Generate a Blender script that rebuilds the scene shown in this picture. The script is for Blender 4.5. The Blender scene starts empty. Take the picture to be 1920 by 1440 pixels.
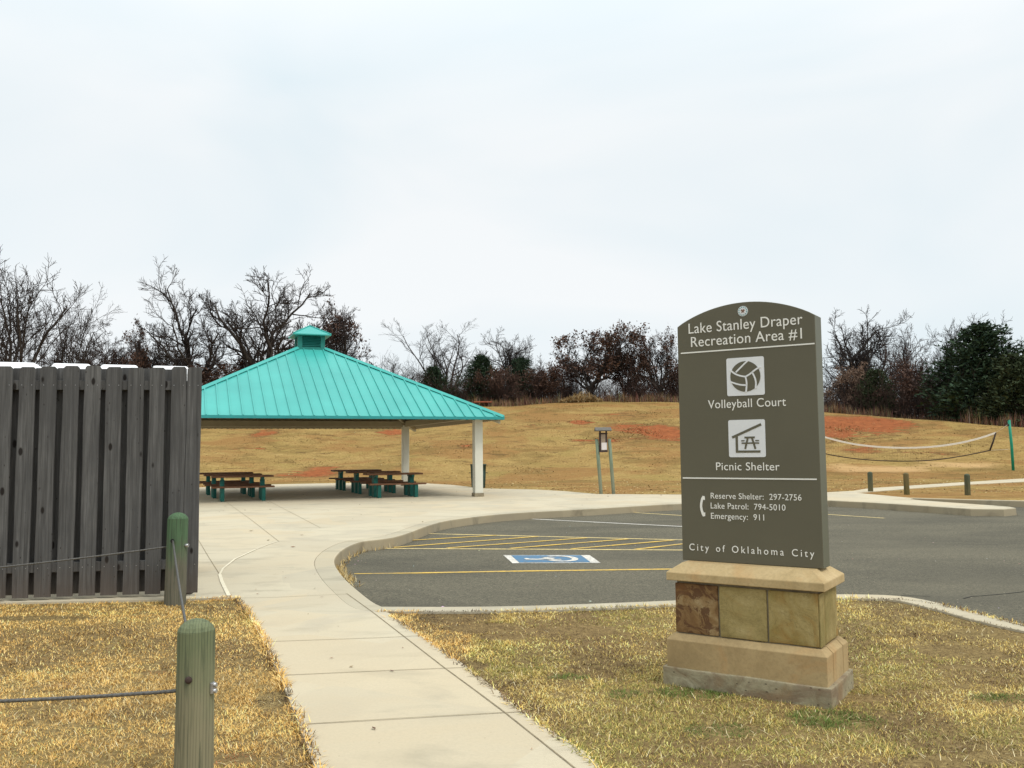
import bpy, bmesh, math, random
import numpy as np
from mathutils import Vector, Matrix
from mathutils.geometry import delaunay_2d_cdt

random.seed(7); rng = np.random.default_rng(11)
scene = bpy.context.scene
COL = scene.collection
R = math.radians

# ------------------------------------------------------------------ camera
EYE = 1.55
F, PITCH, ROLL = 1632.6, 0.0774, -0.0086
cam_d = bpy.data.cameras.new("camera"); cam = bpy.data.objects.new("camera", cam_d); COL.objects.link(cam)
cam_d.sensor_width = 36.0; cam_d.lens = 36.0 * F / 1920; cam_d.clip_end = 3000; cam_d.clip_start = 0.05
cp, sp, cr, sr = math.cos(PITCH), math.sin(PITCH), math.cos(ROLL), math.sin(ROLL)
_r0 = Vector((1, 0, 0)); _u0 = Vector((0, -sp, cp)); _f = Vector((0, cp, sp))
_R = cr * _r0 + sr * _u0; _U = -sr * _r0 + cr * _u0
cam.matrix_world = Matrix(((_R.x, _U.x, -_f.x, 0), (_R.y, _U.y, -_f.y, 0), (_R.z, _U.z, -_f.z, EYE), (0, 0, 0, 1)))
scene.camera = cam

# ------------------------------------------------------------------ light
SUN_AZ, SUN_EL = R(125), R(55)          # azimuth clockwise from +Y (view direction)
world = bpy.data.worlds.new("World"); scene.world = world; world.use_nodes = True
wn = world.node_tree.nodes; wl = world.node_tree.links; wn.clear()
def W(t, **k):
    n = wn.new(t)
    for a, b in k.items(): setattr(n, a, b)
    return n
w_out = W('ShaderNodeOutputWorld'); w_bg = W('ShaderNodeBackground'); w_bg.inputs['Strength'].default_value = 0.1
wl.new(w_bg.outputs[0], w_out.inputs[0])
w_sky = W('ShaderNodeTexSky', sky_type='NISHITA'); w_sky.sun_disc = False
w_sky.sun_elevation = SUN_EL; w_sky.sun_rotation = SUN_AZ
w_tc = W('ShaderNodeTexCoord'); w_sep = W('ShaderNodeSeparateXYZ'); wl.new(w_tc.outputs['Generated'], w_sep.inputs[0])
w_map = W('ShaderNodeMapping'); w_map.inputs['Scale'].default_value = (1.0, 1.0, 2.6); w_map.inputs['Rotation'].default_value = (0, R(14), R(20))
wl.new(w_tc.outputs['Generated'], w_map.inputs[0])
w_n = W('ShaderNodeTexNoise'); w_n.inputs['Scale'].default_value = 1.9; w_n.inputs['Detail'].default_value = 4.0; w_n.inputs['Roughness'].default_value = 0.45
w_n.inputs['Distortion'].default_value = 0.5
wl.new(w_map.outputs[0], w_n.inputs['Vector'])
w_cr = W('ShaderNodeValToRGB'); e = w_cr.color_ramp.elements
e[0].position = 0.34; e[0].color = (0.76, 0.855, 0.90, 1); e[1].position = 0.66; e[1].color = (0.915, 0.94, 0.95, 1)
wl.new(w_n.outputs['Fac'], w_cr.inputs[0])
# overcast luminance: rises with elevation (CIE overcast sky)
w_lum = W('ShaderNodeMapRange'); w_lum.interpolation_type = 'SMOOTHSTEP'
for i, v in ((1, 0.30), (2, 0.95), (3, 10.5), (4, 17.5)): w_lum.inputs[i].default_value = v
wl.new(w_sep.outputs['Z'], w_lum.inputs[0])
w_mul = W('ShaderNodeMix', data_type='RGBA', blend_type='MULTIPLY'); w_mul.inputs[0].default_value = 1.0
wl.new(w_cr.outputs[0], w_mul.inputs[6]); wl.new(w_lum.outputs[0], w_mul.inputs[7])
w_mix = W('ShaderNodeMix', data_type='RGBA', blend_type='MIX'); w_mix.inputs[0].default_value = 0.94
wl.new(w_sky.outputs[0], w_mix.inputs[6]); wl.new(w_mul.outputs[2], w_mix.inputs[7]); wl.new(w_mix.outputs[2], w_bg.inputs[0])

sun_d = bpy.data.lights.new("sun", 'SUN'); sun_d.energy = 1.75; sun_d.angle = R(22); sun_d.color = (1.0, 0.95, 0.87)
sun = bpy.data.objects.new("sun", sun_d); COL.objects.link(sun)
_sd = Vector((math.sin(SUN_AZ) * math.cos(SUN_EL), math.cos(SUN_AZ) * math.cos(SUN_EL), math.sin(SUN_EL)))
sun.rotation_euler = (-_sd).to_track_quat('-Z', 'Y').to_euler(); sun.location = _sd * 60
vs = scene.view_settings; vs.view_transform = 'Standard'; vs.look = 'None'; vs.exposure = 0.0; vs.gamma = 1.0; vs.use_curve_mapping = False

# ------------------------------------------------------------------ materials
class NT:
    def __init__(s, name):
        s.m = bpy.data.materials.new(name); s.m.use_nodes = True
        s.n = s.m.node_tree.nodes; s.l = s.m.node_tree.links
        s.b = s.n['Principled BSDF']; s._tc = None
    def set(s, inp, v):
        if hasattr(v, 'is_output'): s.l.new(v, inp)
        else:
            if isinstance(v, (tuple, list)) and len(v) == 3 and inp.type == 'RGBA': v = (*v, 1)
            inp.default_value = v
    def coord(s, kind='Object', scale=(1, 1, 1), rot=(0, 0, 0)):
        if s._tc is None: s._tc = s.n.new('ShaderNodeTexCoord')
        m = s.n.new('ShaderNodeMapping'); m.inputs['Scale'].default_value = scale; m.inputs['Rotation'].default_value = rot
        s.l.new(s._tc.outputs[kind], m.inputs[0]); return m.outputs[0]
    def noise(s, vec, scale, detail=4, rough=0.55, dist=0.0):
        t = s.n.new('ShaderNodeTexNoise'); s.l.new(vec, t.inputs['Vector'])
        for k, v in (('Scale', scale), ('Detail', detail), ('Roughness', rough), ('Distortion', dist)): t.inputs[k].default_value = v
        return t.outputs['Fac']
    def voro(s, vec, scale, feature='F1', out='Distance'):
        t = s.n.new('ShaderNodeTexVoronoi'); t.feature = feature; s.l.new(vec, t.inputs['Vector']); t.inputs['Scale'].default_value = scale
        return t.outputs[out]
    def ramp(s, fac, stops, interp='LINEAR'):
        t = s.n.new('ShaderNodeValToRGB'); t.color_ramp.interpolation = interp
        el = t.color_ramp.elements
        while len(el) < len(stops): el.new(0.5)
        for e_, (p, c) in zip(el, stops):
            e_.position = p; e_.color = (c, c, c, 1) if isinstance(c, (int, float)) else (*c, 1)
        s.l.new(fac, t.inputs[0]); return t.outputs[0]
    def mix(s, fac, a, b, mode='MIX'):
        t = s.n.new('ShaderNodeMix'); t.data_type = 'RGBA'; t.blend_type = mode
        s.set(t.inputs[0], fac); s.set(t.inputs[6], a); s.set(t.inputs[7], b); return t.outputs[2]
    def math(s, op, a, b=0.0, clamp=False):
        t = s.n.new('ShaderNodeMath'); t.operation = op; t.use_clamp = clamp
        s.set(t.inputs[0], a); s.set(t.inputs[1], b); return t.outputs[0]
    def attr(s, name):
        t = s.n.new('ShaderNodeAttribute'); t.attribute_name = name; return t
    def island(s):
        return s.n.new('ShaderNodeNewGeometry').outputs['Random Per Island']
    def bump(s, h, strength=0.3, dist=0.02):
        t = s.n.new('ShaderNodeBump'); t.inputs['Strength'].default_value = strength; t.inputs['Distance'].default_value = dist
        s.l.new(h, t.inputs['Height']); s.l.new(t.outputs[0], s.b.inputs['Normal'])
    def done(s, color=None, rough=0.8, metallic=0.0, spec=0.3):
        if color is not None: s.set(s.b.inputs['Base Color'], color)
        s.set(s.b.inputs['Roughness'], rough); s.b.inputs['Metallic'].default_value = metallic
        s.b.inputs['Specular IOR Level'].default_value = spec
        return s.m

def plain(name, col, rough=0.7, var=0.12, scale=8.0, metallic=0.0, spec=0.3):
    t = NT(name); v = t.coord()
    n = t.noise(v, scale, 5); lo = tuple(c * (1 - var) for c in col); hi = tuple(min(1, c * (1 + var)) for c in col)
    return t.done(t.ramp(n, [(0.3, lo), (0.7, hi)]), rough, metallic, spec)

def mat_ground():
    t = NT('dry grass and soil'); v = t.coord()
    big = t.noise(v, 0.16, 4); mid = t.noise(v, 0.9, 5, 0.6); fine = t.noise(v, 9.0, 5, 0.7)
    st = t.noise(t.coord(scale=(0.35, 1.4, 1)), 1.3, 6, 0.65, 0.6)
    c = t.ramp(fine, [(0.28, (0.17, 0.104, 0.036)), (0.5, (0.35, 0.232, 0.080)), (0.72, (0.50, 0.352, 0.145))])
    c = t.mix(t.ramp(mid, [(0.42, 0.0), (0.68, 0.42)]), c, (0.295, 0.198, 0.068))
    c = t.mix(t.ramp(big, [(0.44, 0.0), (0.62, 0.38)]), c, (0.285, 0.175, 0.06))
    c = t.mix(t.ramp(st, [(0.60, 0.0), (0.73, 0.6)]), c, (0.155, 0.085, 0.03))
    c = t.mix(t.ramp(t.noise(v, 0.34, 3), [(0.52, 0.0), (0.68, 0.30)]), c, (0.22, 0.19, 0.05))
    el = t.noise(t.coord(scale=(0.40, 0.42, 1)), 0.42, 6, 0.62, 0.5)
    c = t.mix(t.ramp(el, [(0.46, 0.0), (0.56, 0.65)]), c, (0.27, 0.135, 0.048))
    el2 = t.noise(t.coord(scale=(0.5, 0.55, 1), rot=(0, 0, 0.15)), 0.6, 6, 0.65, 0.8)
    c = t.mix(t.ramp(el2, [(0.50, 0.0), (0.60, 0.62)]), c, (0.195, 0.128, 0.043))
    el3 = t.noise(t.coord(scale=(0.42, 0.75, 1), rot=(0, 0, -0.1)), 1.3, 7, 0.7, 1.0)
    c = t.mix(t.ramp(el3, [(0.56, 0.0), (0.65, 0.8)]), c, (0.135, 0.082, 0.032))
    c = t.mix(t.ramp(el3, [(0.30, 0.5), (0.42, 0.0)]), c, (0.43, 0.30, 0.12))
    # bare red clay where the slope has washed out
    a = t.attr('soil').outputs['Fac']
    rag = t.noise(t.coord(scale=(0.5, 0.9, 1)), 1.1, 8, 0.72, 0.9)
    rv = t.math('ADD', a, t.math('MULTIPLY', t.math('SUBTRACT', rag, 0.5), 1.9))
    red = t.ramp(rv, [(0.50, 0.0), (0.64, 0.92)])
    c = t.mix(t.ramp(rv, [(0.36, 0.0), (0.49, 0.75), (0.60, 0.0)]), c, (0.115, 0.065, 0.026))
    rc = t.ramp(t.noise(v, 2.1, 5), [(0.3, (0.21, 0.062, 0.025)), (0.7, (0.37, 0.115, 0.043))])
    c = t.mix(red, c, rc)
    b = t.attr('sand').outputs['Fac']
    sand = t.ramp(t.math('ADD', b, t.math('MULTIPLY', t.math('SUBTRACT', rag, 0.5), 0.9)), [(0.45, 0.0), (0.8, 0.75)])
    c = t.mix(sand, c, (0.56, 0.36, 0.17))
    lw = t.attr('lawn').outputs['Fac']
    c = t.mix(t.math('MULTIPLY', lw, 0.72), c, t.ramp(t.noise(v, 30, 5, 0.7), [(0.32, (0.085, 0.062, 0.034)), (0.5, (0.185, 0.140, 0.066)), (0.7, (0.36, 0.272, 0.12))]))
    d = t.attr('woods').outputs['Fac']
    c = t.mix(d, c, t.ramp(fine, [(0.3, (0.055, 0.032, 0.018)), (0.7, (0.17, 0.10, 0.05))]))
    t.bump(t.math('ADD', fine, t.math('MULTIPLY', st, 1.2)), 0.55, 0.09)
    return t.done(c, 0.95, 0, 0.05)

def mat_concrete(name, base=(0.555, 0.490, 0.358), dirt=0.28):
    t = NT(name); v = t.coord()
    big = t.noise(v, 0.42, 5, 0.6, 0.4); mid = t.noise(t.coord(scale=(0.8, 1.6, 1)), 1.2, 6, 0.62, 0.5); fine = t.noise(v, 60, 3, 0.7)
    dk = tuple(x * (1 - dirt) for x in base)
    c = t.ramp(mid, [(0.30, dk), (0.47, base), (0.75, tuple(min(1, x * 1.06) for x in base))])
    c = t.mix(t.ramp(big, [(0.42, 0.0), (0.60, 0.40)]), c, (base[0] * 0.97, base[1] * 0.90, base[2] * 0.82))
    c = t.mix(t.ramp(t.noise(v, 0.75, 3, 0.5, 1.0), [(0.56, 0.0), (0.66, 0.5)]), c, tuple(x * 0.80 for x in (base[0], base[1] * 1.0, base[2] * 1.04)))
    vc = t.n.new('ShaderNodeTexVoronoi'); vc.distance = 'CHEBYCHEV'; vc.inputs['Scale'].default_value = 0.75; t.l.new(t.coord(rot=(0, 0, 0.5)), vc.inputs['Vector'])
    sv_ = t.n.new('ShaderNodeSeparateColor'); t.l.new(vc.outputs['Color'], sv_.inputs[0])
    c = t.mix(t.ramp(t.math('ADD', sv_.outputs[0], t.math('MULTIPLY', t.math('SUBTRACT', mid, 0.5), 1.0)), [(0.50, 0.0), (0.80, 0.34)]), c, (base[0] * 0.78, base[1] * 0.79, base[2] * 0.82))
    c = t.mix(t.ramp(t.math('ADD', sv_.outputs[1], t.math('MULTIPLY', t.math('SUBTRACT', mid, 0.5), 1.0)), [(0.62, 0.0), (0.9, 0.35)]), c, (base[0] * 1.04, base[1] * 0.93, base[2] * 0.80))
    c = t.mix(t.ramp(t.voro(v, 9.0), [(0.025, 0.5), (0.05, 0.0)]), c, (0.2, 0.15, 0.10))
    c = t.mix(t.ramp(fine, [(0.3, 0.25), (0.6, 0.0)]), c, tuple(x * 0.7 for x in base))
    t.bump(fine, 0.12, 0.004)
    return t.done(c, 0.9, 0, 0.2)

def mat_asphalt():
    t = NT('asphalt'); v = t.coord()
    fine = t.voro(v, 45, out='Color'); f2 = t.noise(v, 60, 4, 0.85); big = t.noise(t.coord(scale=(0.5, 1.3, 1)), 0.5, 5, 0.6, 0.6)
    c = t.ramp(f2, [(0.30, (0.050, 0.047, 0.038)), (0.52, (0.132, 0.124, 0.100)), (0.72, (0.42, 0.385, 0.30))])
    c = t.mix(0.38, c, t.ramp(fine, [(0.2, (0.052, 0.049, 0.041)), (0.8, (0.22, 0.203, 0.155))]))
    c = t.mix(t.ramp(big, [(0.36, 0.5), (0.60, 0.0)]), c, (0.070, 0.068, 0.060))
    c = t.mix(t.ramp(t.noise(v, 0.22, 4), [(0.48, 0.0), (0.68, 0.4)]), c, (0.165, 0.152, 0.12))
    c = t.mix(t.ramp(t.voro(v, 5.0), [(0.028, 0.9), (0.05, 0.0)]), c, (0.42, 0.38, 0.30))
    # cracks
    crk = t.voro(t.coord(scale=(0.16, 0.5, 1), rot=(0, 0, 0.2)), 1.0, 'DISTANCE_TO_EDGE')
    c = t.mix(1.0, c, (0.99, 0.96, 0.87), "MULTIPLY")
    t.bump(f2, 0.5, 0.006)
    return t.done(c, 0.95, 0, 0.1)

def mat_fencewood():
    t = NT('weathered grey fence wood'); v = t.coord(); isl = t.island()
    # shift grain per board
    add = t.n.new('ShaderNodeVectorMath'); add.operation = 'ADD'
    comb = t.n.new('ShaderNodeCombineXYZ'); t.l.new(t.math('MULTIPLY', isl, 37.0), comb.inputs[2]); t.l.new(t.math('MULTIPLY', isl, 13.0), comb.inputs[0])
    t.l.new(v, add.inputs[0]); t.l.new(comb.outputs[0], add.inputs[1]); vv = add.outputs[0]
    def mp(sc):
        m = t.n.new('ShaderNodeMapping'); m.inputs['Scale'].default_value = sc; t.l.new(vv, m.inputs[0]); return m.outputs[0]
    grain = t.noise(mp((26, 26, 0.9)), 1.6, 6, 0.65, 0.5); blot = t.noise(mp((4, 4, 1.3)), 1.1, 4, 0.6)
    c = t.ramp(grain, [(0.28, (0.050, 0.049, 0.047)), (0.5, (0.116, 0.114, 0.110)), (0.75, (0.205, 0.201, 0.195))])
    c = t.mix(t.ramp(blot, [(0.40, 0.55), (0.62, 0.0)]), c, (0.070, 0.069, 0.068))
    # tone of the whole board
    c = t.mix(t.ramp(isl, [(0.0, 0.30), (1.0, 0.0)]), c, (0.060, 0.059, 0.058))
    kn = t.voro(mp((5.5, 2, 2.7)), 1.0)
    c = t.mix(t.ramp(kn, [(0.09, 0.95), (0.14, 0.0)]), c, (0.018, 0.015, 0.013))
    c = t.mix(t.ramp(t.voro(mp((16, 5, 7.0)), 1.0), [(0.05, 0.8), (0.10, 0.0)]), c, (0.022, 0.018, 0.016))
    sep = t.n.new('ShaderNodeSeparateXYZ'); t.l.new(v, sep.inputs[0])
    foot = t.ramp(t.math('ADD', sep.outputs[2], t.math('MULTIPLY', blot, 0.35)), [(0.22, 0.45), (0.55, 0.0)])
    c = t.mix(foot, c, (0.115, 0.082, 0.060))
    t.bump(grain, 0.45, 0.004)
    return t.done(c, 0.9, 0, 0.15)

def mat_bollard(name, top=(0.160, 0.182, 0.100), low=(0.235, 0.215, 0.135), zsplit=0.45):
    t = NT(name); v = t.coord()
    g = t.noise(t.coord(scale=(22, 22, 1.1)), 1.5, 6, 0.65, 0.7); b = t.noise(t.coord(scale=(3, 3, 1.6)), 2.0, 5, 0.6, 0.4)
    sep = t.n.new('ShaderNodeSeparateXYZ'); t.l.new(v, sep.inputs[0])
    f = t.ramp(t.math('ADD', sep.outputs[2], t.math('MULTIPLY', t.math('SUBTRACT', b, 0.5), 0.8)), [(zsplit - 0.2, 0.0), (zsplit + 0.25, 1.0)])
    c = t.mix(f, low, top)
    c = t.mix(t.ramp(g, [(0.34, 0.6), (0.50, 0.0)]), c, (0.05, 0.065, 0.040))
    c = t.mix(t.ramp(g, [(0.60, 0.0), (0.75, 0.5)]), c, (0.26, 0.25, 0.15))
    c = t.mix(t.ramp(b, [(0.60, 0.0), (0.75, 0.45)]), c, (0.17, 0.13, 0.06))
    wv = t.n.new('ShaderNodeTexWave'); wv.bands_direction = 'X'; wv.inputs['Scale'].default_value = 3.2; wv.inputs['Distortion'].default_value = 3.5; wv.inputs['Detail'].default_value = 3
    t.l.new(t.coord(scale=(7, 7, 0.5)), wv.inputs['Vector'])
    c = t.mix(t.ramp(wv.outputs['Fac'], [(0.02, 0.45), (0.12, 0.0)]), c, (0.04, 0.05, 0.036))
    t.bump(g, 0.5, 0.006)
    return t.done(c, 0.85, 0, 0.2)

def mat_stone(name, stops, scale=6.0, bumpd=0.012, dark=None, dist=0.8, green=0.0, crack=False, pits=False):
    t = NT(name); v = t.coord()
    n = t.noise(v, scale, 7, 0.62, dist); f = t.noise(v, 55, 4, 0.7)
    c = t.ramp(n, stops)
    if pits:
        c = t.mix(t.ramp(t.voro(t.coord(scale=(1, 1, 1.6)), 16.0), [(0.10, 0.85), (0.16, 0.0)]), c, (0.07, 0.055, 0.04)); c = t.mix(t.ramp(t.noise(t.coord(scale=(1, 1, 2.5)), 2.4, 5, .65, .6), [(0.48, 0.0), (0.62, 0.6)]), c, (0.17, 0.095, 0.06))
    if dark: c = t.mix(t.ramp(t.noise(v, scale * 1.3, 6, 0.65, 1.6), [(0.50, 0.0), (0.56, 0.92)]), c, dark)
    if green: c = t.mix(t.ramp(t.noise(v, scale * 0.6, 4), [(0.45, 0.0), (0.62, green)]), c, (0.20, 0.19, 0.055))
    c = t.mix(t.ramp(t.noise(v, 2.6, 5, 0.6, 1.2), [(0.52, 0.0), (0.66, 0.5)]), c, (stops[1][1][0] * 1.0, stops[1][1][1] * 0.78, stops[1][1][2] * 0.62))
    c = t.mix(t.ramp(t.noise(v, 4.2, 6, 0.7, 2.0), [(0.485, 0.0), (0.5, 0.55), (0.515, 0.0)]), c, tuple(x * 0.5 for x in stops[1][1])) if crack else c
    c = t.mix(t.ramp(f, [(0.32, 0.35), (0.55, 0.0)]), c, tuple(x * 0.55 for x in stops[1][1]))
    t.bump(t.math('ADD', n, t.math('MULTIPLY', f, 0.25)), 0.6, bumpd)
    return t.done(c, 0.9, 0, 0.2)

def mat_roof():
    t = NT('teal painted roof metal'); v = t.coord()
    n = t.noise(v, 0.7, 4); f = t.noise(t.coord(scale=(1, 1, 1)), 5.0, 4)
    c = t.ramp(n, [(0.3, (0.046, 0.36, 0.322)), (0.7, (0.060, 0.425, 0.375))])
    c = t.mix(t.ramp(f, [(0.55, 0.0), (0.8, 0.22)]), c, (0.045, 0.34, 0.32))
    return t.done(c, 0.42, 0, 0.4)

def mat_attr(name, attr, rough=0.85, trans=0.0, spec=0.15):
    t = NT(name); a = t.attr(attr)
    t.done(a.outputs['Color'], rough, 0, spec)
    return t.m

def mat_leaf(name, cols, rough=0.8):
    t = NT(name); r_ = t.island()
    return t.done(t.ramp(r_, [(i / max(1, len(cols) - 1), c) for i, c in enumerate(cols)]), rough, 0, 0.15)

def mat_bark(name, a=(0.030, 0.025, 0.022), b=(0.095, 0.082, 0.072)):
    t = NT(name); n = t.noise(t.coord(scale=(3, 3, 0.8)), 2.5, 5, 0.65)
    return t.done(t.ramp(n, [(0.3, a), (0.7, b)]), 0.95, 0, 0.1)

M = {}
M['ground'] = mat_ground()
M['concrete'] = mat_concrete('pale concrete')
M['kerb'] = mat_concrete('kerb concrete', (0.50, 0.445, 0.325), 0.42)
M['kerb_face'] = mat_concrete('darker kerb face', (0.36, 0.305, 0.205), 0.45)  # darker, browner concrete tone for the kerb face towards the lot
M['joint'] = plain('joint filled with dirt', (0.26, 0.21, 0.13), 0.95, 0.3, 20)
M['sealant'] = plain('pale joint sealant', (0.74, 0.67, 0.50), 0.7, 0.08, 20)
M['asphalt'] = mat_asphalt()
def mat_paint(name, col):
    t = NT(name); n = t.noise(t.coord(), 26, 5, 0.75); n2 = t.noise(t.coord(), 3.0, 4)
    c = t.mix(t.ramp(t.math('ADD', n, t.math('MULTIPLY', n2, 0.35)), [(0.58, 0.0), (0.78, 0.6)]), col, (0.17, 0.16, 0.14))
    return t.done(c, 0.85, 0, 0.2)
M['yellow'] = mat_paint('worn yellow road paint', (0.74, 0.48, 0.09))
M['white_paint'] = mat_paint('worn white road paint', (0.74, 0.70, 0.62))
M['cream_paint'] = mat_paint('worn cream road paint', (0.78, 0.60, 0.25))
M['blue_paint'] = mat_paint('worn blue road paint', (0.075, 0.20, 0.34))
M['fence'] = mat_fencewood()
M['bollard'] = mat_bollard('green treated timber')
M['bollard_old'] = mat_bollard('green topped grey timber', (0.085, 0.150, 0.078), (0.14, 0.13, 0.095), 0.50)
M['bollard_far'] = mat_bollard('grey green timber', (0.09, 0.10, 0.062), (0.13, 0.115, 0.055), 0.3)
M['bollard_tan'] = mat_bollard('tan timber', (0.16, 0.125, 0.055), (0.15, 0.12, 0.04), 0.3)
M['post_pale'] = mat_bollard('pale green weathered timber', (0.22, 0.27, 0.19), (0.24, 0.26, 0.18), 1.0)
M['cable'] = plain('grey steel cable', (0.13, 0.125, 0.115), 0.55, 0.25, 60, 0.4)
M['steel'] = plain('galvanised steel', (0.42, 0.42, 0.42), 0.4, 0.2, 40, 0.8)
M['darkmetal'] = plain('dark steel', (0.05, 0.05, 0.05), 0.5, 0.2, 40, 0.5)
M['olive'] = plain('olive sign paint', (0.117, 0.108, 0.073), 0.55, 0.04, 3.0)
M['olive_side'] = plain('olive sign paint lit edge', (0.128, 0.128, 0.088), 0.5, 0.05, 6.0)  # same olive paint, lightened so the panel edges carry the side light
M['letter'] = plain('white sign letters', (0.80, 0.79, 0.74), 0.6, 0.03)
M['sign_white'] = plain('white pictogram panel', (0.72, 0.735, 0.75), 0.55, 0.03)
M['cap'] = mat_stone('tan cast stone', [(0.25, (0.36, 0.26, 0.125)), (0.5, (0.49, 0.365, 0.19)), (0.8, (0.57, 0.44, 0.25))], 4.0, 0.004)
M['plinth'] = mat_stone('tan brown cast stone', [(0.25, (0.28, 0.20, 0.10)), (0.5, (0.42, 0.305, 0.155)), (0.8, (0.50, 0.375, 0.20))], 3.0, 0.004)
M['stone_rust'] = mat_stone('rusty brown sandstone', [(0.28, (0.13, 0.06, 0.026)), (0.5, (0.26, 0.16, 0.07)), (0.72, (0.40, 0.30, 0.16))], 7.0, 0.02, (0.115, 0.058, 0.030))
M['stone_olive'] = mat_stone('olive tan sandstone', [(0.28, (0.22, 0.165, 0.06)), (0.5, (0.35, 0.275, 0.115)), (0.74, (0.47, 0.375, 0.185))], 3.5, 0.012, None, 1.0, 0.35, True)
M['stone_ochre'] = mat_stone('ochre sandstone', [(0.30, (0.31, 0.165, 0.042)), (0.5, (0.36, 0.275, 0.11)), (0.74, (0.46, 0.37, 0.18))], 4.5, 0.014, None, 1.4, 0.5, True)
M['mortar'] = plain('grey mortar', (0.20, 0.17, 0.12), 0.95, 0.2, 25)
M['footing'] = mat_stone('rough grey footing concrete', [(0.28, (0.20, 0.145, 0.085)), (0.5, (0.32, 0.28, 0.18)), (0.72, (0.41, 0.365, 0.25))], 7.0, 0.01, None, 1.2, 0.0, False, True)
M['roof'] = mat_roof()
M['fascia'] = plain('teal fascia metal', (0.030, 0.27, 0.27), 0.45, 0.08, 2)
M['cupola'] = plain('dark teal cupola metal', (0.020, 0.205, 0.175), 0.5, 0.12, 4)
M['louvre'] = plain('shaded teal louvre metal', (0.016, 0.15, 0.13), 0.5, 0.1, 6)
M['soffit'] = plain('tan ribbed roof deck', (0.24, 0.195, 0.12), 0.7, 0.08, 2)
M['column'] = plain('off white painted steel', (0.66, 0.65, 0.56), 0.55, 0.05, 3)
M['column_tan'] = plain('tan painted steel', (0.40, 0.35, 0.24), 0.55, 0.06, 3)
M['collar'] = plain('dirty column footing', (0.26, 0.22, 0.15), 0.85, 0.25, 9)
M['brown'] = plain('brown plastic lumber', (0.165, 0.075, 0.037), 0.6, 0.22, 7)
M['green_leg'] = plain('dark green painted steel', (0.010, 0.115, 0.092), 0.5, 0.2, 7)
M['bin'] = plain('dark green bin', (0.016, 0.045, 0.036), 0.5, 0.2, 7)
M['volley_green'] = plain('green painted post', (0.01, 0.25, 0.15), 0.5, 0.12, 7)
M['tape'] = plain('white net tape', (0.70, 0.64, 0.55), 0.7, 0.08, 9)
M['cord'] = plain('dark net cord', (0.045, 0.03, 0.022), 0.8, 0.2, 9)
M['kiosk'] = plain('dark brown kiosk wood', (0.055, 0.036, 0.030), 0.8, 0.3, 14)
M['kiosk_roof'] = plain('grey kiosk roof boards', (0.135, 0.125, 0.11), 0.85, 0.2, 14)
M['paper'] = plain('white notice paper', (0.72, 0.66, 0.64), 0.7, 0.05, 10)
M['cork'] = plain('tan notice board backing', (0.34, 0.26, 0.19), 0.8, 0.15, 14)
M['toilet_white'] = plain('white plastic toilet roof', (0.90, 0.90, 0.90), 0.5, 0.03, 3)
M['toilet_wall'] = plain('dark grey plastic toilet wall', (0.05, 0.05, 0.05), 0.6, 0.1, 3)
M['bark'] = mat_bark('dark oak bark')
M['twig'] = mat_bark('dark twigs', (0.026, 0.021, 0.020), (0.070, 0.058, 0.053))
M['twig_red'] = mat_bark('reddish brown twigs', (0.040, 0.026, 0.022), (0.095, 0.060, 0.048))
M['leaf_brown'] = mat_leaf('dead brown oak leaves', [(0.050, 0.028, 0.021), (0.092, 0.053, 0.040), (0.14, 0.082, 0.058), (0.078, 0.048, 0.038)])
M['leaf_tan'] = mat_leaf('dead tan oak leaves', [(0.20, 0.125, 0.085), (0.28, 0.19, 0.135), (0.15, 0.10, 0.07)])
M['cedar'] = mat_leaf('dark cedar foliage', [(0.016, 0.030, 0.018), (0.030, 0.056, 0.030), (0.048, 0.076, 0.040), (0.032, 0.050, 0.022)])
M['cedar_pale'] = mat_leaf('olive cedar foliage', [(0.026, 0.038, 0.018), (0.045, 0.062, 0.028), (0.065, 0.078, 0.036)])
M['blade'] = mat_attr('dry grass blades', 'col')
M['red_wood'] = plain('rust red boards', (0.36, 0.115, 0.06), 0.8, 0.2, 4)

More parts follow.
